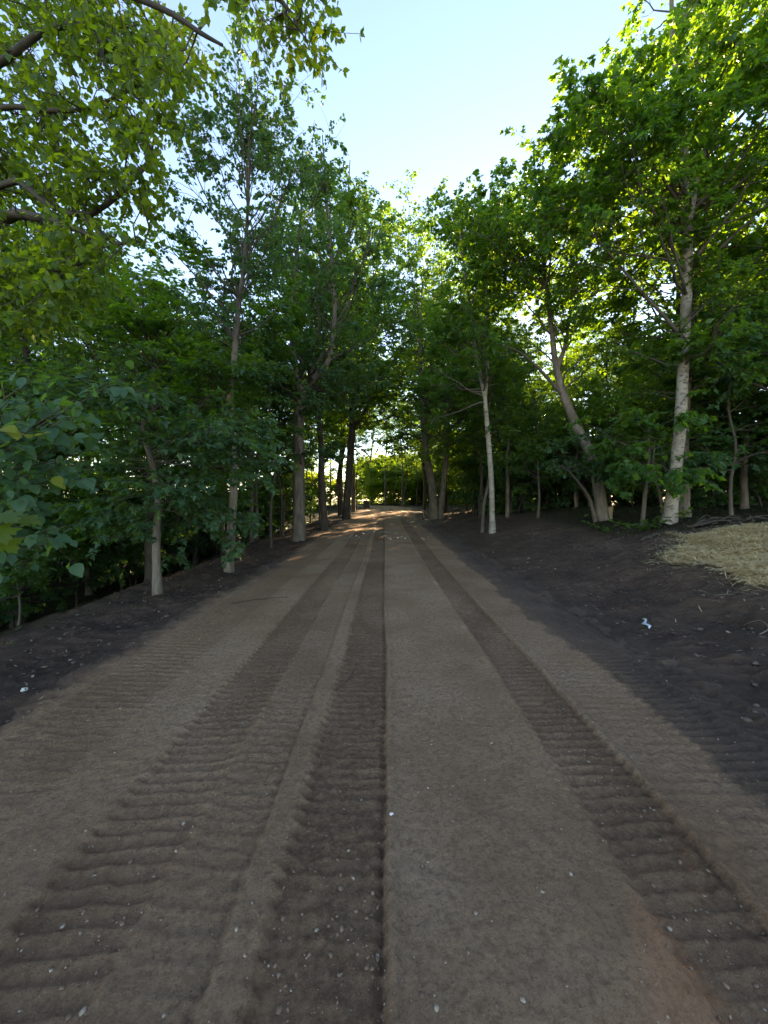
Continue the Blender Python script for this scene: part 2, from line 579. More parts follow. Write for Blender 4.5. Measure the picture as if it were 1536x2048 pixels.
for u0, u1, dep, lug, per, sl_, saw, damp in TRACKS:
    ph = Dd / per + sl_ * (Uu - u0) / (u1 - u0) + 0.30 * vnoise(Uu * 4 + u0 * 31, Dd * 2.5) + 0.22 * vnoise(Uu * 19, Dd * 19)
    s = np.sin(2 * math.pi * ph)
    fr = ph - np.floor(ph)
    prof = np.where(fr < 0.84, -0.45 + 1.3 * (fr / 0.84) ** 2.2, 0.85 - 1.3 * sstep(0.84, 1.0, fr)) + 0.35 * vnoise(Uu * 14 + u0, Dd * 30)
    jag = saw * (s * 0.5) + 0.012 * vnoise(Dd * 18, Uu * 0 + u0 * 7)
    a = sstep(u0 - 0.012, u0 + 0.022, Uu + wander + jag)
    b = 1 - sstep(u1 - 0.018, u1 + 0.010, Uu + wander - 0.4 * jag)
    w = a * b
    wear = np.clip(0.75 + 1.3 * fbm(Uu * 1.7 + u0 * 5, Dd * 0.8, 3), 0.25, 1.4) * (0.72 + 0.28 * sstep(1.3, 2.8, Dd))
    lip = np.exp(-((Uu + wander - u0 + 0.025) / 0.025) ** 2) + np.exp(-((Uu + wander - u1 - 0.025) / 0.025) ** 2)
    zt += w * (-dep + 0.78 * lug * prof * wear) + lip * dep * 0.3
    trk = np.maximum(trk, w * damp * np.clip(0.75 + 0.9 * fbm(Uu * 2, Dd * 1.1 + u0, 3) - 0.25 * prof, 0, 1))
# crumbly texture, coarser inside the tracks
lump = fbm(Uu * 26, Dd * 26, 3, 0.6)
cr = 0.0035 * fbm(Uu * 9, Dd * 9, 3) + (0.005 + 0.012 * trk) * lump * (0.5 + np.clip(vnoise(Uu * 1.3, Dd * 1.3 + 40) + 0.3, 0, 1))
Zr = Zr + 0.012 * fbm(Uu * 0.9, Dd * 0.6, 2) + zt + cr + 0.012
edge_l = -2.62 + 0.30 * fbm(Dd * 0.8, Dd * 0 + 2, 4) + 0.10 * vnoise(Dd * 7, Uu * 3)
edge_r = 2.02 + 0.16 * fbm(Dd * 0.9, Dd * 0 + 12, 4) + 0.10 * vnoise(Dd * 7, Uu * 3 + 9)
dark = np.maximum(sstep(-0.20, 0.22, edge_l - Uu), 0.75 * sstep(-0.03, 0.08, Uu - edge_r) + 0.25 * sstep(.08, .4, Uu - edge_r))
dark = np.clip(dark + 0.5 * dark * (1 - dark) * fbm(Uu * 6, Dd * 6, 3) * 2, 0, 1)
gr = ground_rough(Xr, Dd) * 0.8
hg = H(Xr, Dd)
eb = sstep(2.45, 2.8, np.abs(Uu))
Zr = Zr * (1 - eb) + (hg + gr + zt * 0.8 + cr) * eb
Zr = Zr - 0.12 * sstep(2.86, 3.05, np.abs(Uu))
red = 0.75 * np.exp(-((Uu + 2.1 + 0.2 * vnoise(Dd, Dd * 0)) / 0.28) ** 2) * sstep(-0.25, 0.35, fbm(Uu * .8, Dd * .5, 2)) \
    + 0.6 * np.exp(-((Uu - 1.0) / 0.14) ** 2) * sstep(0.0, 0.35, vnoise(Uu * 0, Dd * 0.7 + 3.2)) \
    + 0.5 * np.exp(-((Uu - 1.53) / 0.09) ** 2) * sstep(0.0, 0.3, vnoise(Uu * 0, Dd * 0.6 + 9.2)) \
    + 0.35 * sstep(0.05, 0.4, fbm(Uu * .7 + 4, Dd * .4, 3)) * trk
rme = build_mesh('road', np.stack([Xr, Dd, Zr], -1).reshape(-1, 3), [grid_faces(len(rs), len(us))],
                 {'dark': dark.ravel(), 'track': np.clip(trk, 0, 1).ravel(), 'red': np.clip(red * 0.7, 0, 1).ravel()})
road = link('road', rme, M['road'], kind='structure')


def road_z(x, y):
    j = np.clip(np.searchsorted(rs, y), 0, len(rs) - 1)
    u = x - road_off(np.clip(y, 0, 62))
    i = np.clip(np.round((u + 3.05) / 6.1 * 379).astype(int), 0, 379)
    return Zr[j, i]


def surf(x, y):
    x = np.asarray(x, float); y = np.asarray(y, float)
    u = np.abs(x - road_off(np.clip(y, 0, 62)))
    return np.where(u < 2.85, road_z(x, y), H(x, y) + ground_rough(x, y))


# ------------------------------------------------------------------ tree growing
def pick(paths, n, tmin, tmax, r, power=1.0):
    L = np.linalg.norm(paths[:, -1] - paths[:, 0], axis=1)
    idx = r.choice(len(paths), n, p=L / L.sum())
    t = tmin + (tmax - tmin) * r.random(n) ** power
    K = paths.shape[1]
    f = t * (K - 1); i = np.minimum(f.astype(int), K - 2); u = (f - i)[:, None]
    a = paths[idx, i]; b = paths[idx, i + 1]
    return idx, t, a + (b - a) * u, nrm(b - a)


def sprout(P, Dr, L, K, bend, wig, r):
    s = np.linspace(0, 1, K)[None, :, None]
    pts = P[:, None] + L[:, None, None] * (Dr[:, None] * s + bend[:, None] * s * s)
    w = np.cumsum(r.standard_normal((len(P), K, 3)), axis=1) * wig * L[:, None, None] / K
    w[:, 0] = 0
    return pts + w


def grow_crown(trunk, tr, spec, seed):
    """trunk: list of (K,3) paths with radii; returns branch Geo and leaf arrays"""
    r = np.random.default_rng(seed)
    g = Geo()
    T = np.stack([smooth_path(t, 20) for t, _ in trunk])
    RR = np.stack([np.interp(np.linspace(0, 1, 20), np.linspace(0, 1, len(rd)), rd) for _, rd in trunk])
    z0, z1 = spec['z']
    prof = spec.get('prof', lambda h: np.sqrt(np.clip(1 - (2 * h - 0.85) ** 2 / 1.4, 0.03, 1)))
    n1 = spec['n1']
    idx = []; t = []; P = []; tan = []
    # first order limbs at heights spread through the crown
    cand_i, cand_t, cand_P, cand_T = pick(T, n1 * 8, 0.02, 0.99, r)
    ok = (cand_P[:, 2] > z0) & (cand_P[:, 2] < z1)
    cand_i, cand_t, cand_P, cand_T = [c[ok][:n1] for c in (cand_i, cand_t, cand_P, cand_T)]
    n = len(cand_P)
    h = np.clip((cand_P[:, 2] - z0) / (z1 - z0), 0, 1)
    rad = spec['R'] * prof(h)
    az = r.random(n) * 6.283 if 'az' not in spec else spec['az'][0] + spec['az'][1] * r.standard_normal(n)
    el = R(spec.get('el', 35)) + 0.25 * r.standard_normal(n) + h * R(spec.get('el_top', 25))
    Dr = np.stack([np.cos(az) * np.cos(el), np.sin(az) * np.cos(el), np.sin(el)], -1)
    L = rad / np.maximum(np.cos(el), 0.35) * (0.65 + 0.5 * r.random(n))
    L = np.minimum(L, np.maximum((spec['top'] - cand_P[:, 2]) / np.maximum(np.sin(el), 0.1), 0.35))
    if 'env' in spec:                                # outline of the crown: reach allowed at each height
        for _ in range(3):
            L = np.minimum(L, np.maximum(spec['env'](cand_P[:, 2] + L * (np.sin(el) + .1)) - .35, .3) / np.maximum(np.cos(el), .3))
    bend = np.zeros((n, 3)); bend[:, 2] = spec.get('up', 0.12)
    B1 = sprout(cand_P, Dr, L, 7, bend, 0.22, r)
    r1 = np.minimum(0.5 * np.array([np.interp(tt, np.linspace(0, 1, 20), RR[i]) for i, tt in zip(cand_i, cand_t)]), (0.012 + 0.012 * L) * spec.get('br', 1.0))
    g.add(*(lambda v, q: (v, [q], .8))(*tubes(B1, r1[:, None] * np.linspace(1, 0.25, 7)[None], 5)))
    # second order
    n2 = n * spec.get('n2', 6)
    i2, t2, P2, T2 = pick(B1, n2, spec.get('tmin', 0.2), 1.0, r, 0.8)
    perp = nrm(np.cross(T2, r.standard_normal((n2, 3))))
    perp[:, 2] *= spec.get('flat', 0.5)
    D2 = nrm(T2 * 0.75 + perp * 0.9 + np.array([0, 0, 0.1]))
    L2 = L[i2] * (0.5 - 0.25 * t2) * (0.6 + 0.7 * r.random(n2)) + 0.15
    bend2 = np.zeros((n2, 3)); bend2[:, 2] = spec.get('droop2', -0.05)
    B2 = sprout(P2, D2, L2, 5, bend2, 0.3, r)
    g.add(*(lambda v, q: (v, [q], 1.))(*tubes(B2, np.minimum(r1[i2] * 0.4, 0.004 + 0.006 * L2)[:, None] * np.linspace(1, 0.4, 5)[None], 3)))
    # twigs
    n3 = n2 * spec.get('n3', 4)
    i3, t3, P3, T3 = pick(B2, n3, 0.15, 1.0, r, 0.8)
    perp = nrm(np.cross(T3, r.standard_normal((n3, 3))))
    perp[:, 2] *= spec.get('flat', 0.5)
    D3 = nrm(T3 * 0.7 + perp * 0.9)
    L3 = spec.get('twig', 0.45) * (0.5 + 0.9 * r.random(n3))
    bend3 = np.zeros((n3, 3)); bend3[:, 2] = spec.get('droop3', -0.12)
    B3 = sprout(P3, D3, L3, 4, bend3, 0.3, r)
    if spec.get('twig_tubes', True):
        g.add(*(lambda v, q: (v, [q], 1.))(*tubes(B3, np.full((n3, 4), spec.get('twig_r', 0.003)), 3)))
    # leaves
    nl = int(n3 * spec.get('nl', 8) * spec.get('mult', 1.75))
    i4, t4, P4, T4 = pick(B3, nl, 0.1, 1.0, r)
    perp = nrm(np.cross(T4, r.standard_normal((nl, 3))))
    perp[:, 2] *= 0.4
    D4 = nrm(T4 * 0.45 + perp * 0.9 + np.array([0, 0, -spec.get('hang', 0.3)]))
    Nn = nrm(np.array([0, 0, 1.0]) + spec.get('tilt', 0.5) * r.standard_normal((nl, 3)))
    S = spec['leaf'] * 1.08 * (0.6 + 0.7 * r.random(nl))
    clump = r.random(n2)[i3[i4]]
    rnd = np.clip(0.55 * clump + 0.5 * r.random(nl), 0, 1)
    P4 = P4 + D4 * S[:, None] * 0.15
    if 'keep' in spec:
        k = spec['keep'](P4, r)
        P4, D4, Nn, S, rnd = P4[k], D4[k], Nn[k], S[k], rnd[k]
    return g, (P4, D4, Nn, S, rnd)


def trunk_geo(g, trunk, flare=0.6, M_=12):
    for k, (pts, rd) in enumerate(trunk):
        pts = np.array(pts, float)
        K = max(14, int(np.linalg.norm(np.diff(pts, axis=0), axis=1).sum() / 0.35))
        p = smooth_path(pts, K)
        rr = np.interp(np.linspace(0, 1, K), np.linspace(0, 1, len(rd)), rd)
        if k == 0 and flare:
            hh = p[:, 2] - p[0, 2]
            rr = rr * (1 + 0.45 * flare * np.exp(-np.maximum(hh, 0) / (1.6 * rd[0] + 0.05)))
        p = p + 0.045 * rr[:, None] * rng.standard_normal(p.shape)
        v, q = tubes(p[None], rr[None], M_, 0.035)
        thin = np.repeat(1 - sstep(0.03, 0.085, rr), M_) * (0.9 if k else 0.75)  # darker where thin; crown shade up the trunk put into the bark colour
        g.add(v, [q], thin)


_leafvar = {}


def leaf_variants(shape, mat):
    key = (shape, mat.name)
    if key not in _leafvar:
        out = []
        for i in range(5):
            if shape == 'broad':
                v, f = broad_leaf(i)
            elif shape == 'palmate':
                v, f = palmate_leaf(i)
            else:
                T, F = LEAF[shape]
                v, f = T.copy(), F
            me = build_mesh('leaf', v, f, {'rnd': np.full(len(v), i / 4.0)})
            me.materials.append(mat)
            out.append(me)
        _leafvar[key] = out
    return _leafvar[key]


def broad_leaf(seed):
    r = np.random.default_rng(seed + 50)
    s = np.array([0, .12, .32, .55, .8, 1.0])
    w = np.array([.02, .30, .42, .37, .19, .005])
    droop = 0.18 + 0.18 * r.random()
    fold = 0.12 + 0.1 * r.random()
    v = []
    for si, wi in zip(s, w):
        zc = -droop * si * si
        wv = 0.03 * math.sin(si * 14 + seed)
        v += [(-wi, si - .05 * wi, zc + fold * wi * 1.0 + wv), (0, si, zc), (wi, si - .05 * wi, zc + fold * wi * 1.0 - wv)]
    f = []
    for k in range(5):
        a = 3 * k
        f += [(a, a + 1, a + 4, a + 3), (a + 1, a + 2, a + 5, a + 4)]
    return np.array(v), [np.array(f)]


def palmate_leaf(seed):
    r = np.random.default_rng(seed + 80)
    half = [(0.30, -0.04), (0.50, 0.10), (0.30, 0.22), (0.40, 0.36), (0.62, 0.50), (0.40, 0.56), (0.34, 0.72), (0.20, 0.60), (0.22, 0.84), (0.10, 0.84)]
    c = (0, 0.3)
    pts = [(0, 0)] + half + [(0, 1.0)] + [(-x, y) for x, y in reversed(half)]
    dr = 0.15 + 0.15 * r.random()
    v = [(0, 0.3, 0)] + [(x, y, 0.14 * abs(x) - dr * (abs(x) ** 2 + (y - .3) ** 2) * 0.7) for x, y in pts]
    n = len(pts)
    f = [(0, 1 + i, 1 + (i + 1) % n) for i in range(n)]
    return np.array(v), [np.array(f)]


def leaf_objects(P, D, Nn, S, shape, mat, parent, origin, seed=0):
    """each large leaf is an object of its own"""
    r = random.Random(seed)
    var = leaf_variants(shape, mat)
    D = nrm(D); side = nrm(np.cross(D, Nn)); nn = np.cross(side, D)
    for p, d, s, n, sz in zip(P - np.array(origin), D, side, nn, S):
        o = bpy.data.objects.new('leaf', r.choice(var))
        COL.objects.link(o)
        o.parent = parent
        o.matrix_basis = Matrix(((s[0] * sz, d[0] * sz, n[0] * sz, p[0]), (s[1] * sz, d[1] * sz, n[1] * sz, p[1]), (s[2] * sz, d[2] * sz, n[2] * sz, p[2]), (0, 0, 0, 1)))


def make_tree(name, label, cat, trunk, spec, seed, bark, leafm, shape='kite', group=None, single=0, single_shape=None, extra=None, flare=0.6):
    """trunk: list of (points, radii), the first one rooted in the ground"""
    x, y, z = trunk[0][0][0]
    root = empty(name, (x, y, z), label, cat, group)
    o = np.array((x, y, z))
    specs = spec if isinstance(spec, list) else [spec]
    tg = Geo()
    trunk_geo(tg, trunk, flare)
    LP = []
    for k, s in enumerate(specs):
        g, lv = grow_crown([t for i, t in enumerate(trunk) if i in s.get('on', range(len(trunk)))], None, s, seed + 31 * k)
        for v, in zip(g.v):
            pass
        tg.v += g.v; tg.f += [q + tg.n for q in g.f]; tg.a += g.a; tg.n += g.n
        LP.append(lv)
    tg.v = [v - o for v in tg.v]
    t_ob = link('trunk', tg.mesh('trunk'), bark, root)
    P, D, Nn, S, rnd = [np.concatenate(c) for c in zip(*LP)]
    if single:
        dist = np.linalg.norm(P - np.array([0, 0, CAM_H]), axis=1) / S
        px = np.abs(P[:, 0] / np.maximum(P[:, 1], .1)) < 0.98
        order = np.argsort(np.where(px, dist, 1e6))
        a, b = order[:single], order[single:]
        leaf_objects(P[a], D[a], Nn[a], S[a], single_shape or shape, leafm, root, o, seed)
        P, D, Nn, S, rnd = [c[b] for c in (P, D, Nn, S, rnd)]
    v, f, a = leaf_geo(P - o, D, Nn, S, shape, rnd)
    cme = build_mesh('crown', v, f, {'rnd': a}, smooth=False)
    link('crown', cme, leafm, root, kind='stuff')
    return root


def hz(x, y):
    return float(surf(np.array([x]), np.array([y]))[0]) - 0.04


def P3(px, py, d):
    """helper used when the place was measured: bearing and height at a known distance d in metres"""
    return ((px - 768) / 770 * d, d, CAM_H + (1000 - py) / 770 * d)


def path_at(d, pts, base=True, dy=0.0):
    out = [list(P3(px, py, d + dy * i)) for i, (px, py) in enumerate(pts)]
    if base:
        out[0][2] = hz(out[0][0], out[0][1])
    return [tuple(p) for p in out]


STATS = {}
# ---- verge trees on the embankment side
d = 6.8
tr = path_at(d, [(316, 1180), (312, 1080), (318, 1000), (308, 940), (298, 905), (285, 860), (290, 800)])
make_tree('understory_tree', 'small pale-trunked tree with flat layered leaf sprays at the embankment edge', 'tree',
          [(tr, [.075, .065, .06, .05, .035, .02])],
          [dict(z=(2.1, 3.2), top=3.5, R=1.9, br=.42, tmin=.1, n1=30, n2=5, n3=4, nl=7, el=4, el_top=10, up=0.0, flat=.18, leaf=.10, twig=.35, tilt=.3, droop3=-.2, prof=lambda h: 0.75 + 0.25 * h),
           dict(z=(1.3, 2.0), top=2.3, R=1.3, br=.42, tmin=.1, n1=12, n2=5, n3=4, nl=6, el=-4, el_top=5, up=-.12, flat=.18, leaf=.10, twig=.3, tilt=.3, droop3=-.2, prof=lambda h: 0.9 + 0 * h)],
          11, M['bark_pale'], M['leaf_cool'], 'lobed', single=160, single_shape='lobed')

d = 8.9
tr = path_at(d, [(458, 1138), (463, 1060), (468, 960), (466, 880), (460, 800), (468, 720), (474, 640), (487, 540), (495, 430), (500, 300), (505, 190)])
make_tree('slender_tree', 'tall slender tree with sparse airy crown beside the embankment sapling', 'tree',
          [(tr, [.10, .092, .088, .08, .07, .055, .04, .026, .012])],
          [dict(z=(5.0, 10.5), top=10.4, R=1.85, n1=60, n2=5, n3=4, nl=8, mult=1.3, el=42, el_top=22, up=.2, flat=.8, leaf=.078, twig=.32, tilt=.8, hang=.5, prof=lambda h: np.clip(0.55 + 1.1 * h - 1.55 * h ** 2.4, .12, 1)),
           dict(z=(2.4, 4.6), top=5.0, R=1.3, n1=14, n2=4, n3=4, nl=7, el=5, el_top=10, up=0, flat=.2, leaf=.09, twig=.3, tilt=.35, prof=lambda h: 0.9 - .3 * h)],
          23, M['bark_pale'], M['leaf_cool'], 'oval')

d = 14.8
tr = path_at(d, [(598, 1083), (598, 960), (597, 860), (603, 780)])
f1 = path_at(d, [(603, 785), (590, 735), (583, 640), (595, 500), (610, 330)], False)
f2 = path_at(d, [(603, 785), (630, 755), (658, 715), (670, 600), (655, 440), (645, 270)], False, .1)
make_tree('forked_tree', 'stout dark tree forking into two limbs, bark scraped pale at its foot', 'tree',
          [(tr, [.24, .22, .20, .19]), (f1, [.13, .1, .06, .02]), (f2, [.14, .11, .07, .02])],  # trunk bark stays pale, limbs darken towards their thin ends
          [dict(z=(5.2, 14.4), top=14.6, R=2.6, n1=74, n2=6, n3=4, nl=9, el=28, el_top=35, up=.15, flat=.7, leaf=.105, twig=.45, tilt=.6, hang=.4, prof=lambda h: np.clip(0.95 - .55 * h, .1, 1), twig_tubes=False),
           dict(z=(2.6, 6.5), top=7, R=2.3, n1=20, n2=5, n3=4, nl=8, el=8, el_top=15, up=0, flat=.25, leaf=.11, twig=.4, tilt=.4, on=[0], prof=lambda h: 0.6 + .4 * h)],
          37, M['bark_grey'], M['leaf_cool'], 'oval')

d = 19.0
tr = path_at(d, [(650, 1057), (644, 960), (640, 860), (628, 760), (650, 600), (690, 450), (700, 320)])
make_tree('tall_tree', 'tall leaning tree with a narrow dark crown behind the forked tree', 'tree',
          [(tr, [.17, .15, .13, .1, .06, .02])],
          dict(z=(6, 15.8), top=16.2, R=2.8, n1=76, n2=6, n3=4, nl=10, el=25, el_top=35, up=.15, flat=.7, leaf=.125, twig=.5, tilt=.6, hang=.4, prof=lambda h: np.clip(0.95 - .5 * h, .1, 1), twig_tubes=False),
          41, M['bark_dark'], M['leaf'], 'kite')

d = 26.0
tr = path_at(d, [(692, 1035), (697, 960), (701, 900), (705, 850), (704, 780), (715, 680), (750, 560), (762, 420)])
fl = path_at(d, [(705, 855), (728, 825), (748, 775), (785, 725), (805, 700)], False)
make_tree('branching_tree', 'dark roadside tree throwing one long limb out over the road bend', 'tree',
          [(tr, [.26, .24, .22, .17, .1, .03]), (fl, [.13, .1, .06, .02])],
          dict(z=(6.0, 21), top=20.0, R=3.8, n1=84, n2=7, n3=4, nl=10, el=22, el_top=35, up=.1, flat=.6, leaf=.15, twig=.6, tilt=.6, hang=.4, prof=lambda h: np.clip(0.95 - .6 * h, .1, 1), twig_tubes=False),
          43, M['bark_dark'], M['leaf'], 'kite')

# ---- trees along the scraped bank
d = 14.8
tr = path_at(d, [(985, 1065), (984, 1010), (982, 950), (975, 860), (970, 795)])
f1 = path_at(d, [(970, 800), (955, 720), (945, 660), (930, 540), (915, 420)], False)
f2 = path_at(d, [(970, 800), (976, 710), (973, 560), (975, 450), (985, 350)], False, .08)
make_tree('birch_tree', 'white-barked birch forking high up, standing at the edge of the dark soil', 'tree',
          [(tr, [.115, .108, .10, .09, .078]), (f1, [.07, .055, .04, .015]), (f2, [.075, .06, .04, .015])],
          [dict(z=(6.0, 12.2), top=12.8, R=1.9, n1=60, n2=6, n3=4, nl=8, el=25, el_top=40, up=.15, flat=.6, leaf=.12, twig=.42, tilt=.55, hang=.3, prof=lambda h: np.clip(0.75 + .5 * h - .8 * h ** 3, .1, 1)),
           dict(z=(5.2, 6.2), top=7, R=2.6, n1=9, n2=6, n3=4, nl=8, el=6, el_top=8, up=-.03, flat=.22, leaf=.125, twig=.42, tilt=.4, az=(math.pi, .7), prof=lambda h: 1 + 0 * h)],
          53, M['bark_birch'], M['leaf_maple'], 'lobed')

tr = path_at(15.6, [(965, 1052), (968, 1010), (978, 960), (980, 910), (975, 850), (985, 760)])
make_tree('bowed_sapling', 'thin bowed sapling with grey bark right beside the white birch', 'tree',
          [(tr, [.07, .065, .055, .045, .03, .015])],
          dict(z=(4.0, 6.5), top=7, R=1.3, n1=14, n2=5, n3=4, nl=7, el=15, el_top=20, up=.05, flat=.3, leaf=.11, twig=.35, tilt=.4),
          57, M['bark_grey'], M['leaf'], 'lobed')

d = 12.7
tr = path_at(d, [(1205, 1042), (1197, 970), (1182, 910), (1152, 850), (1127, 790), (1112, 730), (1102, 650), (1090, 560), (1075, 450)])
f1 = path_at(d, [(1127, 792), (1085, 745), (1040, 705), (1000, 690)], False, -.15)
f2 = path_at(d, [(1115, 740), (1130, 690), (1140, 620), (1150, 500)], False, .12)
make_tree('leaning_tree', 'grey tree leaning steeply towards the road with spreading dark limbs', 'tree',
          [(tr, [.185, .17, .158, .145, .125, .10, .075, .05, .02]), (f1, [.06, .05, .03, .015]), (f2, [.08, .06, .04, .015])],
          [dict(z=(8.0, 11.0), top=11.3, R=3.0, n1=62, n2=6, n3=4, nl=9, el=15, el_top=40, up=.1, flat=.5, leaf=.11, twig=.4, tilt=.5, prof=lambda h: np.clip(1.0 - .4 * h, .1, 1)),
           dict(z=(5.0, 8.0), top=9, R=1.7, n1=20, n2=5, n3=4, nl=5, el=25, el_top=20, up=.1, flat=.6, leaf=.09, twig=.4, tilt=.6, prof=lambda h: 0.9 + 0 * h)],
          61, M['bark_grey'], M['leaf_maple'], 'lobed')

tr = path_at(12.5, [(1192, 1036), (1180, 1000), (1163, 972), (1140, 945), (1120, 930)])
make_tree('arching_sapling', 'thin bare sapling arching away from the foot of the leaning tree', 'tree',
          [(tr, [.06, .05, .045, .03, .015])],
          dict(z=(2.3, 3.0), top=3.4, R=1.2, n1=10, n2=5, n3=4, nl=6, el=10, el_top=5, up=0, flat=.2, leaf=.10, twig=.3, tilt=.35),
          63, M['bark_grey'], M['leaf_cool'], 'lobed')

d = 10.3
tr = path_at(d, [(1337, 1054), (1346, 980), (1358, 880), (1365, 760), (1371, 640), (1374, 540), (1378, 430), (1374, 350), (1360, 230), (1345, 60), (1340, -150), (1335, -260)])
f1 = path_at(d, [(1378, 440), (1396, 350), (1425, 230), (1440, 60), (1450, -80)], False, .1)
f2 = path_at(d, [(1368, 680), (1335, 640), (1280, 580), (1230, 520), (1170, 450)], False, -.1)
f3 = path_at(d, [(1376, 480), (1340, 430), (1280, 370), (1220, 320)], False, .12)
make_tree('big_maple', 'tall mottled white-grey trunk with a huge maple-leaved crown beside the straw patch', 'tree',
          [(tr, [.165, .152, .142, .132, .122, .112, .102, .088, .07, .055, .035, .015]), (f1, [.08, .06, .04, .02]), (f2, [.05, .04, .03, .012]), (f3, [.06, .045, .03, .012])],
          [dict(z=(8.4, 18.2), top=19.5, R=3.6, n1=96, n2=7, n3=4, nl=8, tmin=.45, twig_tubes=False, el=12, el_top=40, up=.12, flat=.5, leaf=.125, twig=.45, tilt=.5, prof=lambda h: np.clip(1.15 - .7 * h, .12, 1), env=lambda z: np.interp(z, [8, 11.2, 12.2, 13.2, 14.4, 19.5], [3.9, 3.7, 2.9, 2.1, 1.7, .8])),
           dict(z=(5.0, 8.4), top=9.5, R=2.8, n1=26, n2=6, n3=4, nl=7, el=15, el_top=20, up=.06, flat=.35, leaf=.11, twig=.4, tilt=.45, prof=lambda h: 0.8 + .2 * h)],
          71, M['bark_mottled'], M['leaf_maple'], 'lobed')

tr = path_at(11.4, [(1366, 1044), (1366, 960), (1368, 860), (1375, 760), (1390, 600), (1400, 430)])
make_tree('straight_tree', 'straight brown trunk standing close behind the mottled maple trunk', 'tree',
          [(tr, [.17, .15, .13, .1, .06, .02])],
          dict(z=(4.5, 10), top=10.8, R=2.4, n1=36, n2=6, n3=4, nl=8, el=12, el_top=30, up=.08, flat=.4, leaf=.11, twig=.4, tilt=.45),
          73, M['bark_grey'], M['leaf_maple'], 'lobed')

tr = path_at(10.6, [(1284, 1046), (1290, 990), (1298, 930), (1296, 870), (1300, 830)])
make_tree('maple_sapling', 'short maple sapling with bright lobed leaves between the leaning tree and mottled trunk', 'tree',
          [(tr, [.055, .05, .045, .03, .015])],
          dict(z=(2.2, 3.8), top=4.1, R=1.25, n1=22, n2=4, n3=3, nl=6, el=5, el_top=20, up=.0, flat=.25, leaf=.135, twig=.3, tilt=.45, hang=.45),
          79, M['bark_grey'], M['leaf_maple'], 'lobed', single=220, single_shape='palmate')
tr = path_at(10.5, [(1328, 1046), (1322, 1000), (1312, 960), (1306, 930), (1310, 880)])
make_tree('maple_sapling', 'thin bent maple sapling touching the foot of the mottled trunk', 'tree',
          [(tr, [.045, .04, .035, .025, .012])],
          dict(z=(1.9, 3.0), top=3.3, R=.9, n1=12, n2=4, n3=3, nl=5, el=0, el_top=15, up=-.05, flat=.25, leaf=.135, twig=.3, tilt=.45, hang=.5),
          83, M['bark_grey'], M['leaf_maple'], 'lobed', single=120, single_shape='palmate')
tr = path_at(12.6, [(1490, 1012), (1488, 950), (1492, 880), (1500, 780), (1490, 600)])
make_tree('verge_maple', 'slim grey maple standing alone on the grass beyond the straw patch', 'tree',
          [(tr, [.10, .09, .08, .06, .025])],
          dict(z=(2.9, 7.6), top=8.3, R=2.3, n1=34, n2=6, n3=4, nl=8, el=5, el_top=25, up=.0, flat=.3, leaf=.125, twig=.4, tilt=.4),
          89, M['bark_grey'], M['leaf_maple'], 'lobed')

d = 25.0
tr = path_at(d, [(869, 1036), (864, 970), (852, 905), (846, 820), (840, 700), (845, 560)])
tr2 = path_at(d, [(880, 1036), (886, 980), (893, 905), (895, 820), (905, 700), (900, 560)])
make_tree('twin_trunk_tree', 'large tree with two pale trunks rising from one foot by the road bend', 'tree',
          [(tr, [.27, .25, .22, .17, .1, .03]), (tr2, [.20, .18, .16, .12, .07, .03])],
          [dict(z=(5.0, 16.5), top=19.2, R=3.9, n1=84, n2=7, n3=4, nl=10, el=12, el_top=45, up=.08, flat=.5, leaf=.16, twig=.6, tilt=.55, hang=.4, prof=lambda h: np.clip(1.0 - .55 * h, .1, 1), twig_tubes=False)],
          97, M['bark_pale'], M['leaf'], 'kite')

# ---- overhanging tree whose trunk stands just outside the view
d = 4.6
ot = [((-6.0, 4.6, hz(-6.0, 4.6)), (-5.9, 4.6, 1.6), (-5.7, 4.6, 3.6), (-5.6, 4.7, 5.2), (-5.4, 4.8, 7.0), (-5.0, 4.9, 9.2))]
limbs = [(ot[0], [.24, .22, .20, .17, .13, .06]),
         ([(-5.65, 4.6, 4.3)] + path_at(d, [(0, 440), (60, 432), (150, 458), (205, 488)], False), [.08, .07, .055, .035, .015]),
         ([(-5.6, 4.65, 5.0)] + path_at(d, [(25, 362), (80, 400), (165, 432), (230, 396), (290, 332), (303, 300), (275, 245)], False), [.045, .036, .034, .03, .025, .018, .01]),
         (path_at(d, [(165, 430), (205, 470), (235, 487), (290, 482)], False), [.03, .025, .02, .008]),
         ([(-5.5, 4.8, 6.2)] + path_at(d, [(0, 215), (110, 222), (180, 215), (260, 180)], False), [.045, .03, .025, .02, .008]),
         ([(-5.4, 4.8, 6.9)] + path_at(d, [(0, 128), (90, 60), (190, 55), (205, 120), (228, 150)], False), [.06, .04, .035, .02, .008]),
         ([(-5.2, 4.8, 7.8)] + path_at(4.0, [(120, -60), (270, -5), (340, 25), (400, 65), (445, 90)], False), [.05, .036, .03, .026, .022, .014]),
         (path_at(4.0, [(395, 62), (415, 35), (412, 0), (440, -40)], False), [.015, .012, .01, .008]),
         ([(-5.2, 4.8, 8.4)] + path_at(4.1, [(330, -120), (460, -60), (560, 0), (600, 60)], False), [.05, .04, .03, .02, .008])]
r = np.random.default_rng(5)
xo, yo, zo = ot[0][0]
root = empty('overhanging_tree', (xo, yo, zo), 'large tree reaching knotty limbs and round leaves over the embankment, its trunk out of sight', 'tree')
tg = Geo(); trunk_geo(tg, limbs, 0.4, 9)
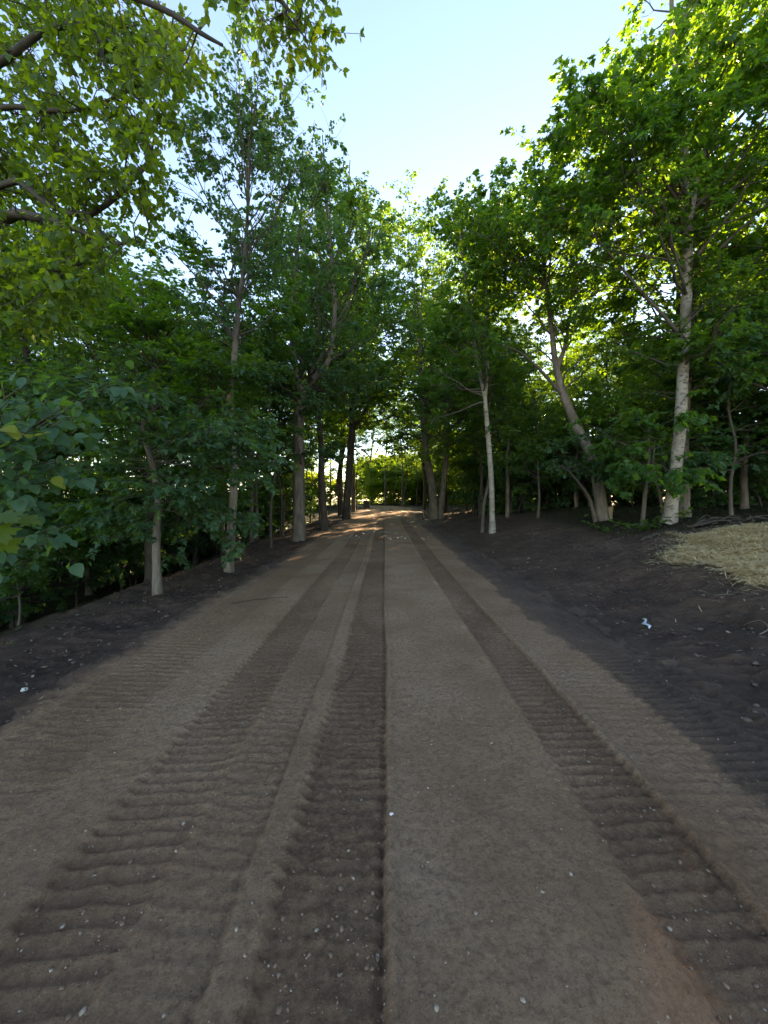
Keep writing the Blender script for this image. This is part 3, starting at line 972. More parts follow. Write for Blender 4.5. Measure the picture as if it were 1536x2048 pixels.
# leaf clumps along the limbs: bearing/height boxes measured at the limb's distance
clumps = []
for px, py, rad, n in [(40, 60, 80, 5), (130, 40, 80, 5), (230, 60, 70, 5), (60, 160, 80, 6), (160, 140, 80, 6), (260, 120, 55, 4), (330, 120, 45, 4), (370, 110, 28, 2), (60, 260, 80, 6),
                       (150, 250, 80, 6), (240, 220, 70, 6), (310, 190, 45, 4), (345, 230, 30, 2), (40, 350, 70, 5), (130, 340, 70, 4), (220, 310, 60, 4), (290, 300, 45, 3), (330, 300, 18, 1), (60, 450, 70, 5),
                       (160, 420, 60, 4), (230, 400, 45, 3), (40, 540, 70, 5), (140, 520, 70, 5), (30, 620, 60, 4), (110, 600, 60, 4), (240, 470, 45, 2),
                       (490, 15, 35, 2), (535, 40, 35, 2), (590, 15, 40, 3), (600, 65, 30, 3), (525, 85, 20, 1), (560, 120, 20, 2), (620, 40, 20, 1)]:
    dd = 4.6 if px < 400 else 4.05
    for k in range(int(n * 1.6) if px < 300 else n):
        q = r.standard_normal(2) * rad * 0.5
        de = dd + r.uniform(-.7, 1.3) * (1 if px < 400 else .3)
        clumps.append(P3(px + q[0], py + q[1], de))
clumps = np.array(clumps)
# a stem reaches each clump from the nearest limb
lp = np.concatenate([smooth_path(p, 30) for p, _ in limbs[1:]])
near = lp[np.argmin(np.linalg.norm(clumps[:, None] - lp[None], axis=2), axis=1)]
B1 = sprout(near, clumps - near, np.ones(len(clumps)), 5, np.zeros_like(clumps), 0.25, r)
v, q = tubes(B1, np.linspace(.011, .004, 5)[None] * np.ones((len(clumps), 1)), 4)
tg.add(v, [q])
n3 = len(clumps) * 9
i3, t3, Pq, Tq = pick(B1, n3, .45, 1.0, r)
D3 = nrm(Tq * .5 + nrm(r.standard_normal((n3, 3))) * [1, 1, .6])
B3 = sprout(Pq, D3, 0.22 + .3 * r.random(n3), 4, np.tile([0, 0, -.2], (n3, 1)), .3, r)
v, q = tubes(B3, np.full((n3, 4), .0028), 3)
tg.add(v, [q])
nl = n3 * 11
i4, t4, P4, T4 = pick(B3, nl, .1, 1, r)
perp = nrm(np.cross(T4, r.standard_normal((nl, 3))))
D4 = nrm(T4 * .4 + perp * .8 + [0, 0, -.35]); Nn = nrm(np.array([0, 0, 1.]) + .75 * r.standard_normal((nl, 3)))
S = .078 * (.65 + .6 * r.random(nl)); rnd = np.clip(.5 * r.random(len(clumps))[i3[i4]] + .5 * r.random(nl), 0, 1)
o = np.array((xo, yo, zo))
tg.v = [v - o for v in tg.v]
link('trunk', tg.mesh('trunk'), M['bark_dark'], root)
px_ok = (np.abs(P4[:, 0] / P4[:, 1]) < .98)
order = np.argsort(np.where(px_ok, np.linalg.norm(P4 - [0, 0, CAM_H], axis=1) / S, 1e6))
a, b = order[:300], order[300:]
leaf_objects(P4[a], D4[a], Nn[a], S[a], 'broad', M['leaf_sunlit'], root, o, 3)
v, f, aa = leaf_geo(P4[b] - o, D4[b], Nn[b], S[b], 'oval', rnd[b])
link('crown', build_mesh('crown', v, f, {'rnd': aa}, smooth=False), M['leaf_sunlit'], root, kind='stuff')

# ---- broad-leaved shrub reaching in from the roadside
r = np.random.default_rng(15)
sx, sy = -3.9, 2.7
sz = hz(sx, sy)
root = empty('broadleaf_shrub', (sx, sy, sz), 'broad-leaved shrub with arching stems of heart-shaped leaves on the road shoulder', 'shrub')
o = np.array((sx, sy, sz))
tg = Geo()
tips = [P3(px, py, dd) for px, py, dd in [(225, 765, 3.0), (150, 800, 2.9), (60, 760, 3.0), (130, 840, 2.8), (20, 800, 2.8), (140, 880, 2.9), (60, 860, 2.7), (20, 900, 2.7), (130, 950, 3.0), (60, 950, 2.8), (135, 1050, 3.0), (70, 1020, 3.0), (20, 980, 2.8), (95, 1090, 3.2), (40, 1060, 3.1), (180, 900, 3.1), (10, 850, 2.7), (100, 800, 3.0), (-60, 830, 2.8), (-60, 950, 2.8), (-60, 1050, 2.8)]]
paths = []
for k, t in enumerate(tips):
    s0 = o + np.array([r.uniform(-.15, .15), r.uniform(-.15, .15), 0.0])
    mid = 0.5 * (s0 + np.array(t)) + np.array([-.25, 0, .35 + .25 * r.random()])
    paths.append(smooth_path([s0, mid, t], 10))
paths = np.array(paths)
v, q = tubes(paths, np.linspace(.016, .003, 10)[None] * np.ones((len(paths), 1)), 5)
tg.add(v - o, [q])
n3 = len(paths) * 5
i3, t3, Pq, Tq = pick(paths, n3, .6, 1.0, r)
D3 = nrm(Tq * .8 + nrm(r.standard_normal((n3, 3))) * [1, 1, .5])
B3 = sprout(Pq, D3, .15 + .22 * r.random(n3), 4, np.tile([0, 0, -.25], (n3, 1)), .2, r)
v, q = tubes(B3, np.full((n3, 4), .0022), 3)
tg.add(v - o, [q])
link('stem', tg.mesh('stem'), M['twig'], root)
nl = 300
i4, t4, P4, T4 = pick(np.concatenate([B3]), nl, .1, 1, r)
perp = nrm(np.cross(T4, np.array([0, 0, 1.0]))) * np.where(r.random(nl) < .5, -1, 1)[:, None]
D4 = nrm(T4 * .5 + perp * .6 + r.standard_normal((nl, 3)) * .3 + [0.1, -.25, -.45])
Nn = nrm(np.array([0.1, -.35, 1.]) + .35 * r.standard_normal((nl, 3)))
S = .105 * (.65 + .6 * r.random(nl))
leaf_objects(P4, D4, Nn, S, 'broad', M['leaf_cool'], root, o, 5)
nm = 900
i4, t4, Pm, Tm = pick(paths, nm, .5, 1, r)
Pm = Pm + r.standard_normal((nm, 3)) * [.13, .16, .12]
Dm = nrm(Tm * .4 + r.standard_normal((nm, 3)) * .5 + [.1, -.2, -.45])
v, f, aa = leaf_geo(Pm - o, Dm, nrm(np.array([.1, -.3, 1.]) + .4 * r.standard_normal((nm, 3))), .09 * (.6 + .6 * r.random(nm)), 'oval', r.random(nm))
link('foliage', build_mesh('foliage', v, f, {'rnd': aa}, smooth=False), M['leaf_cool'], root, kind='stuff')
yl = np.array([P3(20, 862, 2.55), P3(45, 868, 2.5), P3(75, 872, 2.6), P3(5, 856, 2.5), P3(105, 955, 2.8)])
leaf_objects(yl, np.tile([.7, -.2, -.2], (5, 1)) + r.standard_normal((5, 3)) * .2, np.tile([0, -.4, 1.], (5, 1)) + r.standard_normal((5, 3)) * .2, np.full(5, .11), 'broad', M['leaf_yellow'], root, o, 6)

# low vine of large lobed leaves in front of it
vx, vy = -2.75, 2.1
vz = hz(vx, vy)
root = empty('wild_vine', (vx, vy, vz), 'low vine with a few large bright lobed leaves in front of the shrub', 'vine')
o = np.array((vx, vy, vz))
stem = smooth_path([(vx, vy, vz), (-2.5, 2.08, 1.0), (-2.25, 2.05, 1.5), (-2.05, 2.05, 1.48), (-1.98, 2.05, 1.4)], 12)[None]
v, q = tubes(stem, np.linspace(.010, .003, 12)[None], 5)
tg = Geo(); tg.add(v - o, [q])
link('stem', tg.mesh('stem'), M['twig'], root)
lp = np.array([(-2.06, 2.05, 1.52), (-2.02, 2.0, 1.46), (-2.1, 2.0, 1.42), (-2.05, 2.05, 1.40), (-2.14, 2.05, 1.5), (-2.0, 2.1, 1.5)])
leaf_objects(lp, np.array([(.7, -.2, -.15), (.6, -.3, -.4), (.3, -.3, -.6), (.6, 0, -.5), (.2, -.4, -.3), (.8, .2, -.2)]), np.tile([.1, -.5, 1.], (6, 1)), np.array([.16, .15, .14, .13, .13, .12]), 'palmate', M['leaf_lime'], root, o, 8)

# ------------------------------------------------------------------ the woods: a few tree kinds, copied one by one
def template(name, height, rtrunk, spec, seed, bark, leafm, shape='kite', lean=0.5):
    r = np.random.default_rng(seed)
    pts = [(0, 0, 0)]
    for k in range(1, 7):
        pts.append((lean * (k / 6) * r.normal() * .5, lean * (k / 6) * r.normal() * .5, height * k / 6 * .97))
    trunk = [(pts, list(np.linspace(rtrunk, rtrunk * .12, 7)))]
    tg = Geo(); trunk_geo(tg, trunk, .5, 8)
    P_ = []
    for k, s in enumerate(spec if isinstance(spec, list) else [spec]):
        g, lv = grow_crown(trunk, None, s, seed + k)
        tg.v += g.v; tg.f += [q + tg.n for q in g.f]; tg.a += g.a; tg.n += g.n
        P_.append(lv)
    P, D, Nn, S, rnd = [np.concatenate(c) for c in zip(*P_)]
    v, f, a = leaf_geo(P, D, Nn, S, shape, rnd)
    tme = tg.mesh('trunk'); tme.materials.append(bark)
    cme = build_mesh('crown', v, f, {'rnd': a}, smooth=False); cme.materials.append(leafm)
    return dict(name=name, h=height, trunk=tme, crown=cme)


lush = lambda h: np.clip(0.9 + .3 * h - 0.85 * h ** 2, .15, 1)
TPL = {
    'tall_a': template('forest_tree', 15, .17, dict(z=(4.0, 14.2), top=15, R=2.9, n1=46, n2=6, n3=4, nl=9, el=18, el_top=35, up=.1, flat=.5, leaf=.15, twig=.55, tilt=.5, prof=lush, twig_tubes=False), 201, M['bark_dark'], M['leaf']),
    'tall_b': template('forest_tree', 15, .14, dict(z=(5.5, 14.2), top=15, R=2.4, n1=40, n2=6, n3=4, nl=9, el=25, el_top=35, up=.12, flat=.6, leaf=.14, twig=.5, tilt=.55, prof=lush, twig_tubes=False), 211, M['bark_grey'], M['leaf_cool']),
    'tall_c': template('forest_tree', 15, .20, dict(z=(3.0, 14.0), top=15, R=3.3, n1=50, n2=6, n3=4, nl=9, el=12, el_top=40, up=.08, flat=.4, leaf=.16, twig=.6, tilt=.45, prof=lush, twig_tubes=False), 221, M['bark_dark'], M['leaf_maple']),
    'mid_a': template('understory_tree', 7, .07, dict(z=(1.8, 6.6), top=7, R=2.0, n1=30, n2=5, n3=4, nl=8, el=8, el_top=25, up=.02, flat=.25, leaf=.13, twig=.4, tilt=.4, prof=lush, twig_tubes=False), 231, M['bark_grey'], M['leaf']),
    'mid_b': template('understory_tree', 6, .05, dict(z=(1.2, 5.6), top=6, R=1.8, n1=28, n2=5, n3=4, nl=8, el=5, el_top=25, up=.0, flat=.22, leaf=.12, twig=.4, tilt=.4, prof=lush, twig_tubes=False), 241, M['bark_grey'], M['leaf_cool'], 'lobed'),
    'pole': template('pole_tree', 9, .045, dict(z=(4.0, 8.6), top=9, R=1.0, n1=22, n2=4, n3=3, nl=7, el=25, el_top=25, up=.1, flat=.5, leaf=.12, twig=.35, tilt=.5, prof=lush, twig_tubes=False), 251, M['bark_dark'], M['leaf']),
    'brush': template('brush_shrub', 2.6, .03, dict(z=(.15, 2.4), top=2.7, R=1.2, n1=26, n2=5, n3=3, nl=8, el=30, el_top=30, up=.1, flat=.6, leaf=.12, twig=.3, tilt=.6, prof=lambda h: 1 - .5 * h, twig_tubes=False), 261, M['twig'], M['leaf_lime']),
    'brush_dark': template('brush_shrub', 2.2, .03, dict(z=(.1, 2.0), top=2.3, R=1.2, n1=24, n2=5, n3=3, nl=8, el=20, el_top=30, up=.0, flat=.4, leaf=.11, twig=.3, tilt=.5, prof=lambda h: 1 - .4 * h, twig_tubes=False), 271, M['twig'], M['leaf_cool'], 'lobed'),
}
WOOD = random.Random(4)


LOOK = {'tall_a': 'dark-barked', 'tall_b': 'grey-barked narrow', 'tall_c': 'broad maple-like', 'mid_a': 'layered', 'mid_b': 'lobed-leaved', 'brush_dark': 'dark leafy'}
SPOT_L = [(8, 'embankment sapling'), (12, 'slender airy tree'), (17, 'forked tree'), (22, 'tall leaning tree'), (99, 'long-limbed tree')]
SPOT_R = [(12, 'straw patch'), (15, 'mottled maple'), (19, 'leaning tree'), (24, 'white birch'), (99, 'twin-trunk tree')]


def where(kind, x, y, label):
    """the woods' trees are told apart by their look, row and the landmark tree they stand behind"""
    if kind not in LOOK or ('embankment' not in label and 'bank' not in label):
        return label
    spot = next(n for lim, n in (SPOT_L if x < 0 else SPOT_R) if y < lim)
    row = 'close behind' if abs(x) < 11.5 else ('farther behind' if abs(x) < 19 else 'deep behind')
    noun = 'bush' if 'brush' in kind else ('understory tree' if 'mid' in kind else 'forest tree')
    return '%s %s %s the %s %s' % (LOOK[kind], noun, row, spot, 'down the embankment' if x < 0 else 'above the bank')


def plant(kind, x, y, height, label, group, rot=None, wide=1.0):
    label = where(kind, x, y, label)
    if kind == 'brush_dark':
        group = LBL['brush_l' if x < 0 else 'brush_r'][1]
    T = TPL[kind]
    s = height / T['h']
    e = empty(T['name'], (x, y, hz(x, y) - 0.03), label, 'shrub' if 'brush' in kind else 'tree', group)
    e.rotation_euler = (0, 0, WOOD.uniform(0, 6.28) if rot is None else rot)
    e.scale = (s * wide, s * wide, s)
    for part in ('trunk', 'crown'):
        q = bpy.data.objects.new(part, T[part])
        COL.objects.link(q)
        q.parent = e
        if part == 'crown':
            q['kind'] = 'stuff'
    return e


LBL = {
    'tall_l': ('dark forest tree in the dense woods down the embankment', 'forest trees down the embankment'),
    'tall_r': ('leafy forest tree in the woods above the scraped bank', 'forest trees above the bank'),
    'mid_l': ('low leafy understory tree among the trunks down the embankment', 'understory trees down the embankment'),
    'mid_r': ('low leafy understory tree in the shade above the bank', 'understory trees above the bank'),
    'pole': ('thin pole-like young tree at the sunny end of the woods', 'pole trees near the road bend'),
    'brush': ('sunlit yellow-green bush along the woodland edge past the bend', 'sunlit brush beyond the bend'),
    'brush_l': ('dark green bush on the woodland floor down the embankment', 'brush down the embankment'),
    'brush_r': ('dark green bush on the woodland floor above the bank', 'brush above the bank'),
    'far': ('distant tree standing beyond the road bend against the sky', 'trees beyond the road bend'),
}


def skyline(b):
    """height over distance of the canopy by bearing tan, as seen from the road"""
    pts = [(-2.5, 1.2), (-1.0, .86), (-.75, .78), (-.6, .66), (-.5, .47), (-.32, .45), (-.22, .56), (-.1, .58), (0.0, .5), (.06, .48), (.14, .52), (.25, .6), (.32, .48), (.35, .31), (.41, .31), (.45, .46), (.6, .46), (.72, .42), (.8, .5), (1.0, .7), (2.5, .9)]
    return float(np.interp(b, [p[0] for p in pts], [p[1] for p in pts]))


def scatter_woods():
    spots = []
    for side in (-1, 1):
        for iy in range(22):
            for ix in range(9):
                y = 1.0 + iy * 2.6 + WOOD.uniform(-1, 1)
                x = side * (6.6 + ix * 2.9 + WOOD.uniform(-1.1, 1.1))
                spots.append((x, y))
    for x, y in spots:
        b = x / max(y, .5)
        u = x - float(road_off(min(max(y, 0), 62)))
        if x < 0:
            if y > 38 or (y > 26 and b > -.36) or (y > 20 and b > -.26):
                continue
            if -9.0 < x and y < 8.5:
                continue
        else:
            if y > 44 or y < 9.5 + 0.1 * x and b < 1.0 and x < 11:
                continue
            if x < 9.0 and y < 15:
                continue
            if b < .16 and y > 28:
                continue
            if .66 < b < .80 and y < 14:
                continue
            if b > .8 and y < 8:
                continue
        lim = skyline(b) * math.hypot(0, y) + CAM_H - hz(x, y)
        hmax = min(lim, WOOD.uniform(13, 18))
        if hmax < 3.0:
            continue
        if abs(x) > 11 and WOOD.random() < .42:
            continue
        s = 'l' if x < 0 else 'r'
        roll = WOOD.random()
        if hmax > 8 and roll < .62:
            k = WOOD.choice(['tall_a', 'tall_b', 'tall_c'])
            plant(k, x, y, hmax * WOOD.uniform(.86, 1.0), *LBL['tall_' + s], wide=WOOD.uniform(.9, 1.15) * min(1.5, 15 / hmax) ** .5)
        elif roll < .9:
            plant(WOOD.choice(['mid_a', 'mid_b']), x, y, min(hmax, WOOD.uniform(4, 7.5)), *LBL['mid_' + s])
        else:
            plant('brush_dark', x, y, WOOD.uniform(1.4, 2.6), *LBL['brush_' + s], wide=1.2)


scatter_woods()
# understory rows at the wood's edge
for k in range(26):
    y = 7.5 + k * 1.0 + WOOD.uniform(-.4, .4)
    plant(WOOD.choice(['mid_a', 'mid_b', 'brush_dark', 'brush_dark']), -7.2 - WOOD.uniform(0, 3.5), y, WOOD.uniform(2.2, 4.2), *LBL['mid_l'])
for k in range(30):
    y = 15 + k * .8 + WOOD.uniform(-.4, .4)
    plant(WOOD.choice(['mid_a', 'mid_b', 'brush_dark']), 6.5 + WOOD.uniform(0, 9), y, WOOD.uniform(2.0, 4.8), *LBL['mid_r'])
for x, y, h in [(-3.9, 13.3, 9), (-4.9, 12.2, 8), (-4.4, 16.5, 10), (-3.6, 21.5, 9), (-4.6, 24, 9), (-3.4, 29, 8), (-3.0, 33, 9), (-2.6, 37, 9), (5.2, 21, 7), (6.1, 26, 8), (4.8, 32, 9), (2.5, 46, 12), (5.6, 40, 10)]:
    plant('pole', x, y, h, 'slim young roadside tree with bare lower trunk', 'slim roadside trees', wide=1.2)
for k in range(34):
    plant('brush_dark', 9 + k * .75 + WOOD.uniform(-.5, .5), 21 + WOOD.uniform(-3, 5) - .12 * k, WOOD.uniform(2.2, 3.6), *LBL['brush_r'], wide=1.25)
for k in range(20):
    plant('brush_dark', -8 - k * .8 + WOOD.uniform(-.5, .5), 27 + WOOD.uniform(-4, 5) - .5 * k, WOOD.uniform(2.2, 3.6), *LBL['brush_l'], wide=1.25)
for k, x, y, h in [('tall_c', 11.4, 10.6, 14.5), ('tall_c', 10.4, 13.4, 12.0), ('tall_a', 14.2, 12.0, 15.0)]:
    plant(k, x, y, h, *LBL['tall_r'])
# sunlit end of the wood
for k in range(90):
    x = -16 + k * .42 + WOOD.uniform(-.4, .4)
    y = 53 + WOOD.uniform(-4, 8)
    if abs(x - float(road_off(min(y, 62)))) < 4.0:
        continue
    plant('brush', x, y, WOOD.uniform(2.2, 5.0), *LBL['brush'], wide=1.1)
for k in range(34):
    x = -10 + k * .75 + WOOD.uniform(-.4, .4)
    y = 67 + WOOD.uniform(-3, 7)
    if abs(x - float(road_off(62))) < 4.5:
        continue
    plant('brush', x, y, WOOD.uniform(4.5, 7.5), 'tall sunlit bush in the hedge closing the view past the bend', 'tall hedge beyond the bend', wide=.9)
for k in range(40):
    x = -14 + k * .9 + WOOD.uniform(-.6, .6)
    y = 50 + WOOD.uniform(-4, 10)
    if abs(x - float(road_off(min(y, 62)))) < 3.0:
        continue
    plant('pole', x, y, WOOD.uniform(6, 11), *LBL['pole'], wide=1.6)
for x, y, h, k in [(-7, 50, 15, 'tall_b'), (-10, 44, 15, 'tall_a'), (4.2, 40, 19, 'tall_a'), (-4.5, 40, 17, 'tall_a'), (0.2, 55, 20, 'tall_b'), (2.4, 51, 15, 'tall_b'), (-2.0, 61, 22, 'tall_b'), (-6.5, 59, 19, 'tall_b'), (6.8, 48, 15, 'tall_b'), (6.2, 57.5, 15, 'tall_b'), (-3.5, 31, 20, 'tall_a'), (5.2, 33, 20, 'tall_a'), (-2.9, 36.5, 22, 'tall_b'), (5.6, 38, 21, 'tall_b')]:  # the rear right one was added to filter sun off the far road
    plant(k, x, y, h, *LBL['far'])


# ------------------------------------------------------------------ ground details
def lumps(n, xy, size, squash=.6, seed=0, sub=1):
    """irregular little stones: n x 12-vertex lumps in one mesh"""
    r = np.random.default_rng(seed)
    t = (1 + 5 ** .5) / 2
    V = nrm(np.array([(-1, t, 0), (1, t, 0), (-1, -t, 0), (1, -t, 0), (0, -1, t), (0, 1, t), (0, -1, -t), (0, 1, -t), (t, 0, -1), (t, 0, 1), (-t, 0, -1), (-t, 0, 1)], float))
    F = np.array([(0, 11, 5), (0, 5, 1), (0, 1, 7), (0, 7, 10), (0, 10, 11), (1, 5, 9), (5, 11, 4), (11, 10, 2), (10, 7, 6), (7, 1, 8), (3, 9, 4), (3, 4, 2), (3, 2, 6), (3, 6, 8), (3, 8, 9), (4, 9, 5), (2, 4, 11), (6, 2, 10), (8, 6, 7), (9, 8, 1)])
    v = V[None] * (1 + .28 * r.standard_normal((n, 12, 1))) * (size[:, None, None]) * np.stack([.7 + .6 * r.random(n), .7 + .6 * r.random(n), squash * (.6 + .6 * r.random(n))], -1)[:, None]
    a = r.random(n) * 6.28
    c, s = np.cos(a)[:, None], np.sin(a)[:, None]
    v = np.stack([v[..., 0] * c - v[..., 1] * s, v[..., 0] * s + v[..., 1] * c, v[..., 2]], -1)
    z = surf(xy[:, 0], xy[:, 1])
    v = v + np.stack([xy[:, 0], xy[:, 1], z + size * .15], -1)[:, None]
    f = (F[None] + (np.arange(n) * 12)[:, None, None]).reshape(-1, 3)
    return v.reshape(-1, 3), [f], np.repeat(r.random(n), 12)


def by_depth(n, r, d0, d1, u0, u1, k=1.0):
    d = d0 * (d1 / d0) ** (r.random(n) ** k)
    return np.stack([r.uniform(u0, u1, n), d], -1)


r = np.random.default_rng(77)
xy = by_depth(3600, r, 1.0, 12, -2.6, 2.6)
v, f, a = lumps(len(xy), xy, .002 + .007 * r.random(len(xy)) ** 6, .6, 1)
g = tag(link('gravel', build_mesh('gravel', v, f, {'rnd': a}, smooth=False), M['stone']), 'small pale pebbles pressed into the brown dirt road', 'gravel', kind='stuff')
xy = np.concatenate([by_depth(600, r, 1.0, 8, -.43, .0), by_depth(600, r, 1.0, 8, 1.03, 1.45), by_depth(500, r, 1.0, 8, -1.37, -.92), by_depth(500, r, 1, 8, -2.6, 2.2)])
v, f, a = lumps(len(xy), xy, .003 + .008 * r.random(len(xy)) ** 5, .7, 2)
tag(link('crumbled_dirt', build_mesh('crumbled_dirt', v, f, {'rnd': a}, smooth=False), M['road_clod']), 'loose brown crumbs of dirt lying in the tyre tracks', 'dirt', kind='stuff')
xy = np.concatenate([by_depth(1200, r, 1.6, 13, 2.5, 7.5), by_depth(600, r, 1.6, 13, -4.6, -2.6)])
v, f, a = lumps(len(xy), xy, .007 + .026 * r.random(len(xy)) ** 3, .65, 3)
tag(link('soil_clods', build_mesh('soil_clods', v, f, {'rnd': a}, smooth=False), M['clod']), 'dark clods of loose topsoil on both road verges', 'soil', kind='stuff')


def blades(n, xy, length, width, lift, seed, flat=True, zoff=.006):
    """thin bent strips lying on or standing in the ground"""
    r = np.random.default_rng(seed)
    a = r.random(n) * 6.28
    el = np.abs(r.normal(0, lift, n))
    Dd = np.stack([np.cos(a) * np.cos(el), np.sin(a) * np.cos(el), np.sin(el)], -1)
    side = nrm(np.cross(Dd, np.array([0, 0, 1.])) + 1e-6)
    up = np.cross(side, Dd)
    L = length * (.5 + .9 * r.random(n))
    z = surf(xy[:, 0], xy[:, 1])
    base = np.stack([xy[:, 0], xy[:, 1], z + zoff * (1 + 3 * r.random(n))], -1)
    w = width * (.6 + .8 * r.random(n))
    bend = r.normal(0, .08, n)
    pts = []
    for s, ws in ((-.5, .6), (0, 1.), (.5, .5)) if flat else ((0, 1.), (.5, .8), (1, .1)):
        c = base + Dd * (L * s)[:, None] + (side * (bend * L)[:, None] + (up * (abs(bend) * L)[:, None] if flat else -np.array([0, 0, 1.]) * (L * .35 * s * s)[:, None])) * (1 - 4 * s * s if flat else 1)
        pts += [c - side * (w * ws / 2)[:, None] + up * 0, c + side * (w * ws / 2)[:, None]]
    v = np.stack(pts, 1)
    f = np.array([(0, 1, 3, 2), (2, 3, 5, 4)])
    fs = (f[None] + (np.arange(n) * 6)[:, None, None]).reshape(-1, 4)
    return v.reshape(-1, 3), [fs], np.repeat(r.random(n), 6)


# straw patch on the bank
r = np.random.default_rng(33)
n = 100000
c = np.stack([r.uniform(4.2, 11.5, n), r.uniform(4.4, 9.6, n)], -1)


mk = straw_mask(c[:, 0], c[:, 1])
dens = np.clip(sstep(-.12, .25, mk) + .07 * sstep(-.9, -.05, mk) ** 2, 0, 1) * np.clip(.75 + 1.2 * fbm(c[:, 0] * 1.6, c[:, 1] * 1.6, 2), .3, 1)
c = c[r.random(n) < dens]
v, f, a = blades(len(c), c, .20, 0.007, .12, 34, zoff=.012)
tag(link('straw', build_mesh('straw', v, f, {'rnd': a}, smooth=False), M['straw']), 'pale yellow straw mulch spread over the bank', 'straw', kind='stuff')
# chips and loose straw strewn over the dark soil
xy = np.concatenate([np.stack([r.normal(5.2, .8, 260), r.normal(7.4, 1.3, 260)], -1), np.stack([r.normal(6.2, 1.0, 240), r.normal(9.6, 1.0, 240)], -1), np.stack([r.uniform(3, 8, 300), r.uniform(3.5, 12, 300)], -1), np.stack([r.uniform(-4.3, -2.6, 120), r.uniform(2.5, 10, 120)], -1)])
v, f, a = blades(len(xy), xy, .06, .010, .15, 35, zoff=.008)
tag(link('wood_chips', build_mesh('wood_chips', v, f, {'rnd': a}, smooth=False), M['chip']), 'tan wood chips and straw bits strewn on dark soil', 'wood chips', kind='stuff')
nl = 1500
xy = np.concatenate([np.stack([r.uniform(2.9, 12, 900), r.uniform(4, 16, 900)], -1), np.stack([r.uniform(-6.5, -2.8, 600), r.uniform(2.4, 14, 600)], -1)])
wl = np.where(xy[:, 0] > 0, .1 + .9 * sstep(7.5, 10.5, xy[:, 1]), .15 + .85 * sstep(3.6, 5.2, -xy[:, 0]))
xy = xy[r.random(nl) < wl]; nl = len(xy)
al = r.random(nl) * 6.28
v, f, a = leaf_geo(np.stack([xy[:, 0], xy[:, 1], surf(xy[:, 0], xy[:, 1]) + .012], -1), np.stack([np.cos(al), np.sin(al), .1 * r.standard_normal(nl)], -1), np.array([0, 0, 1.]) + .35 * r.standard_normal((nl, 3)), .05 + .05 * r.random(nl), 'lobed', r.random(nl))
tag(link('leaf_litter', build_mesh('leaf_litter', v, f, {'rnd': a}, smooth=False), M['leaf_dry']), 'fallen brown leaves scattered over the verges and under the trees', 'leaf litter', kind='stuff')
# grass above the straw and under the trees
n = 16000
c = np.stack([r.uniform(6.2, 22, n), r.uniform(8.5, 20, n)], -1)
w = sstep(9.6, 11.0, c[:, 1] + .12 * (c[:, 0] - 8) + 1.5 * fbm(c[:, 0] * .7, c[:, 1] * .7, 2)) * np.clip(.5 + 1.6 * fbm(c[:, 0] * .5 + 3, c[:, 1] * .5, 2), 0.05, 1)
c = c[r.random(n) < w]
v, f, a = blades(len(c), c, .13, .010, .9, 36, flat=False, zoff=0)
tag(link('grass', build_mesh('grass', v, f, {'rnd': a}, smooth=False), M['grass']), 'short green grass growing on the shaded bank behind the straw', 'grass', kind='stuff')


def weed(x, y, n, size, spread, height, label, seed, mat, shape='palmate', name='weed', single=True):
    r = np.random.default_rng(seed)
    z = hz(x, y)
    root = empty(name, (x, y, z), label, 'plant')
    o = np.array((x, y, z))
    tips = np.stack([x + spread * r.standard_normal(n), y + spread * r.standard_normal(n), z + height * (.3 + .8 * r.random(n))], -1)
    base = np.tile(o, (n, 1)) + np.stack([.3 * (tips[:, 0] - x), .3 * (tips[:, 1] - y), np.zeros(n)], -1)
    base[:, 2] = surf(base[:, 0], base[:, 1]) - .01
    pth = sprout(base, tips - base, np.ones(n), 5, np.zeros((n, 3)), .2, r)
    v, q = tubes(pth, np.full((n, 5), .0025), 3)
    g = Geo(); g.add(v - o, [q])
    link('stem', g.mesh('stem'), M['twig'], root)
    P = np.repeat(pth[:, 2:].reshape(-1, 3), 2, axis=0)
    m = len(P)
    a = r.random(m) * 6.28
    leaf_objects(P, np.stack([np.cos(a), np.sin(a), -.1 + .3 * r.standard_normal(m)], -1), np.array([0, 0, 1.]) + .35 * r.standard_normal((m, 3)), size * (.6 + .7 * r.random(m)), shape, mat, root, o, seed)
    return root


weed(7.05, 10.1, 14, .12, .28, .30, 'low leafy weeds sprouting at the foot of the mottled maple', 301, M['leaf_maple'])
weed(7.75, 10.15, 8, .12, .2, .45, 'upright leafy weed clump behind the mottled maple foot', 302, M['leaf_lime'])
weed(6.6, 11.2, 10, .12, .4, .25, 'sparse ground weeds beside the leaning tree', 303, M['leaf_maple'])
weed(-3.05, 2.9, 3, .06, .06, .16, 'tiny green seedling on the dark verge under the shrub', 304, M['leaf_lime'], 'broad')


def stick(name, pts, rad, label, cat='stick', mat='stick', group=None, sides=5, drop=True):
    p = smooth_path(pts, 10)
    p[:, 2] = surf(p[:, 0], p[:, 1]) + p[:, 2]
    o = p[0].copy()
    rr = np.linspace(rad, rad * .35, 10)
    v, q = tubes((p - o)[None], rr[None], sides, .08)
    n = len(v)
    g = Geo(); g.add(v, [q, np.array([[*range(sides)]])[:, ::-1], np.array([[*range(n - sides, n)]])])
    me = g.mesh(name)
    ob = link(name, me, M[mat])
    ob.location = o
    return tag(ob, label, cat, group)


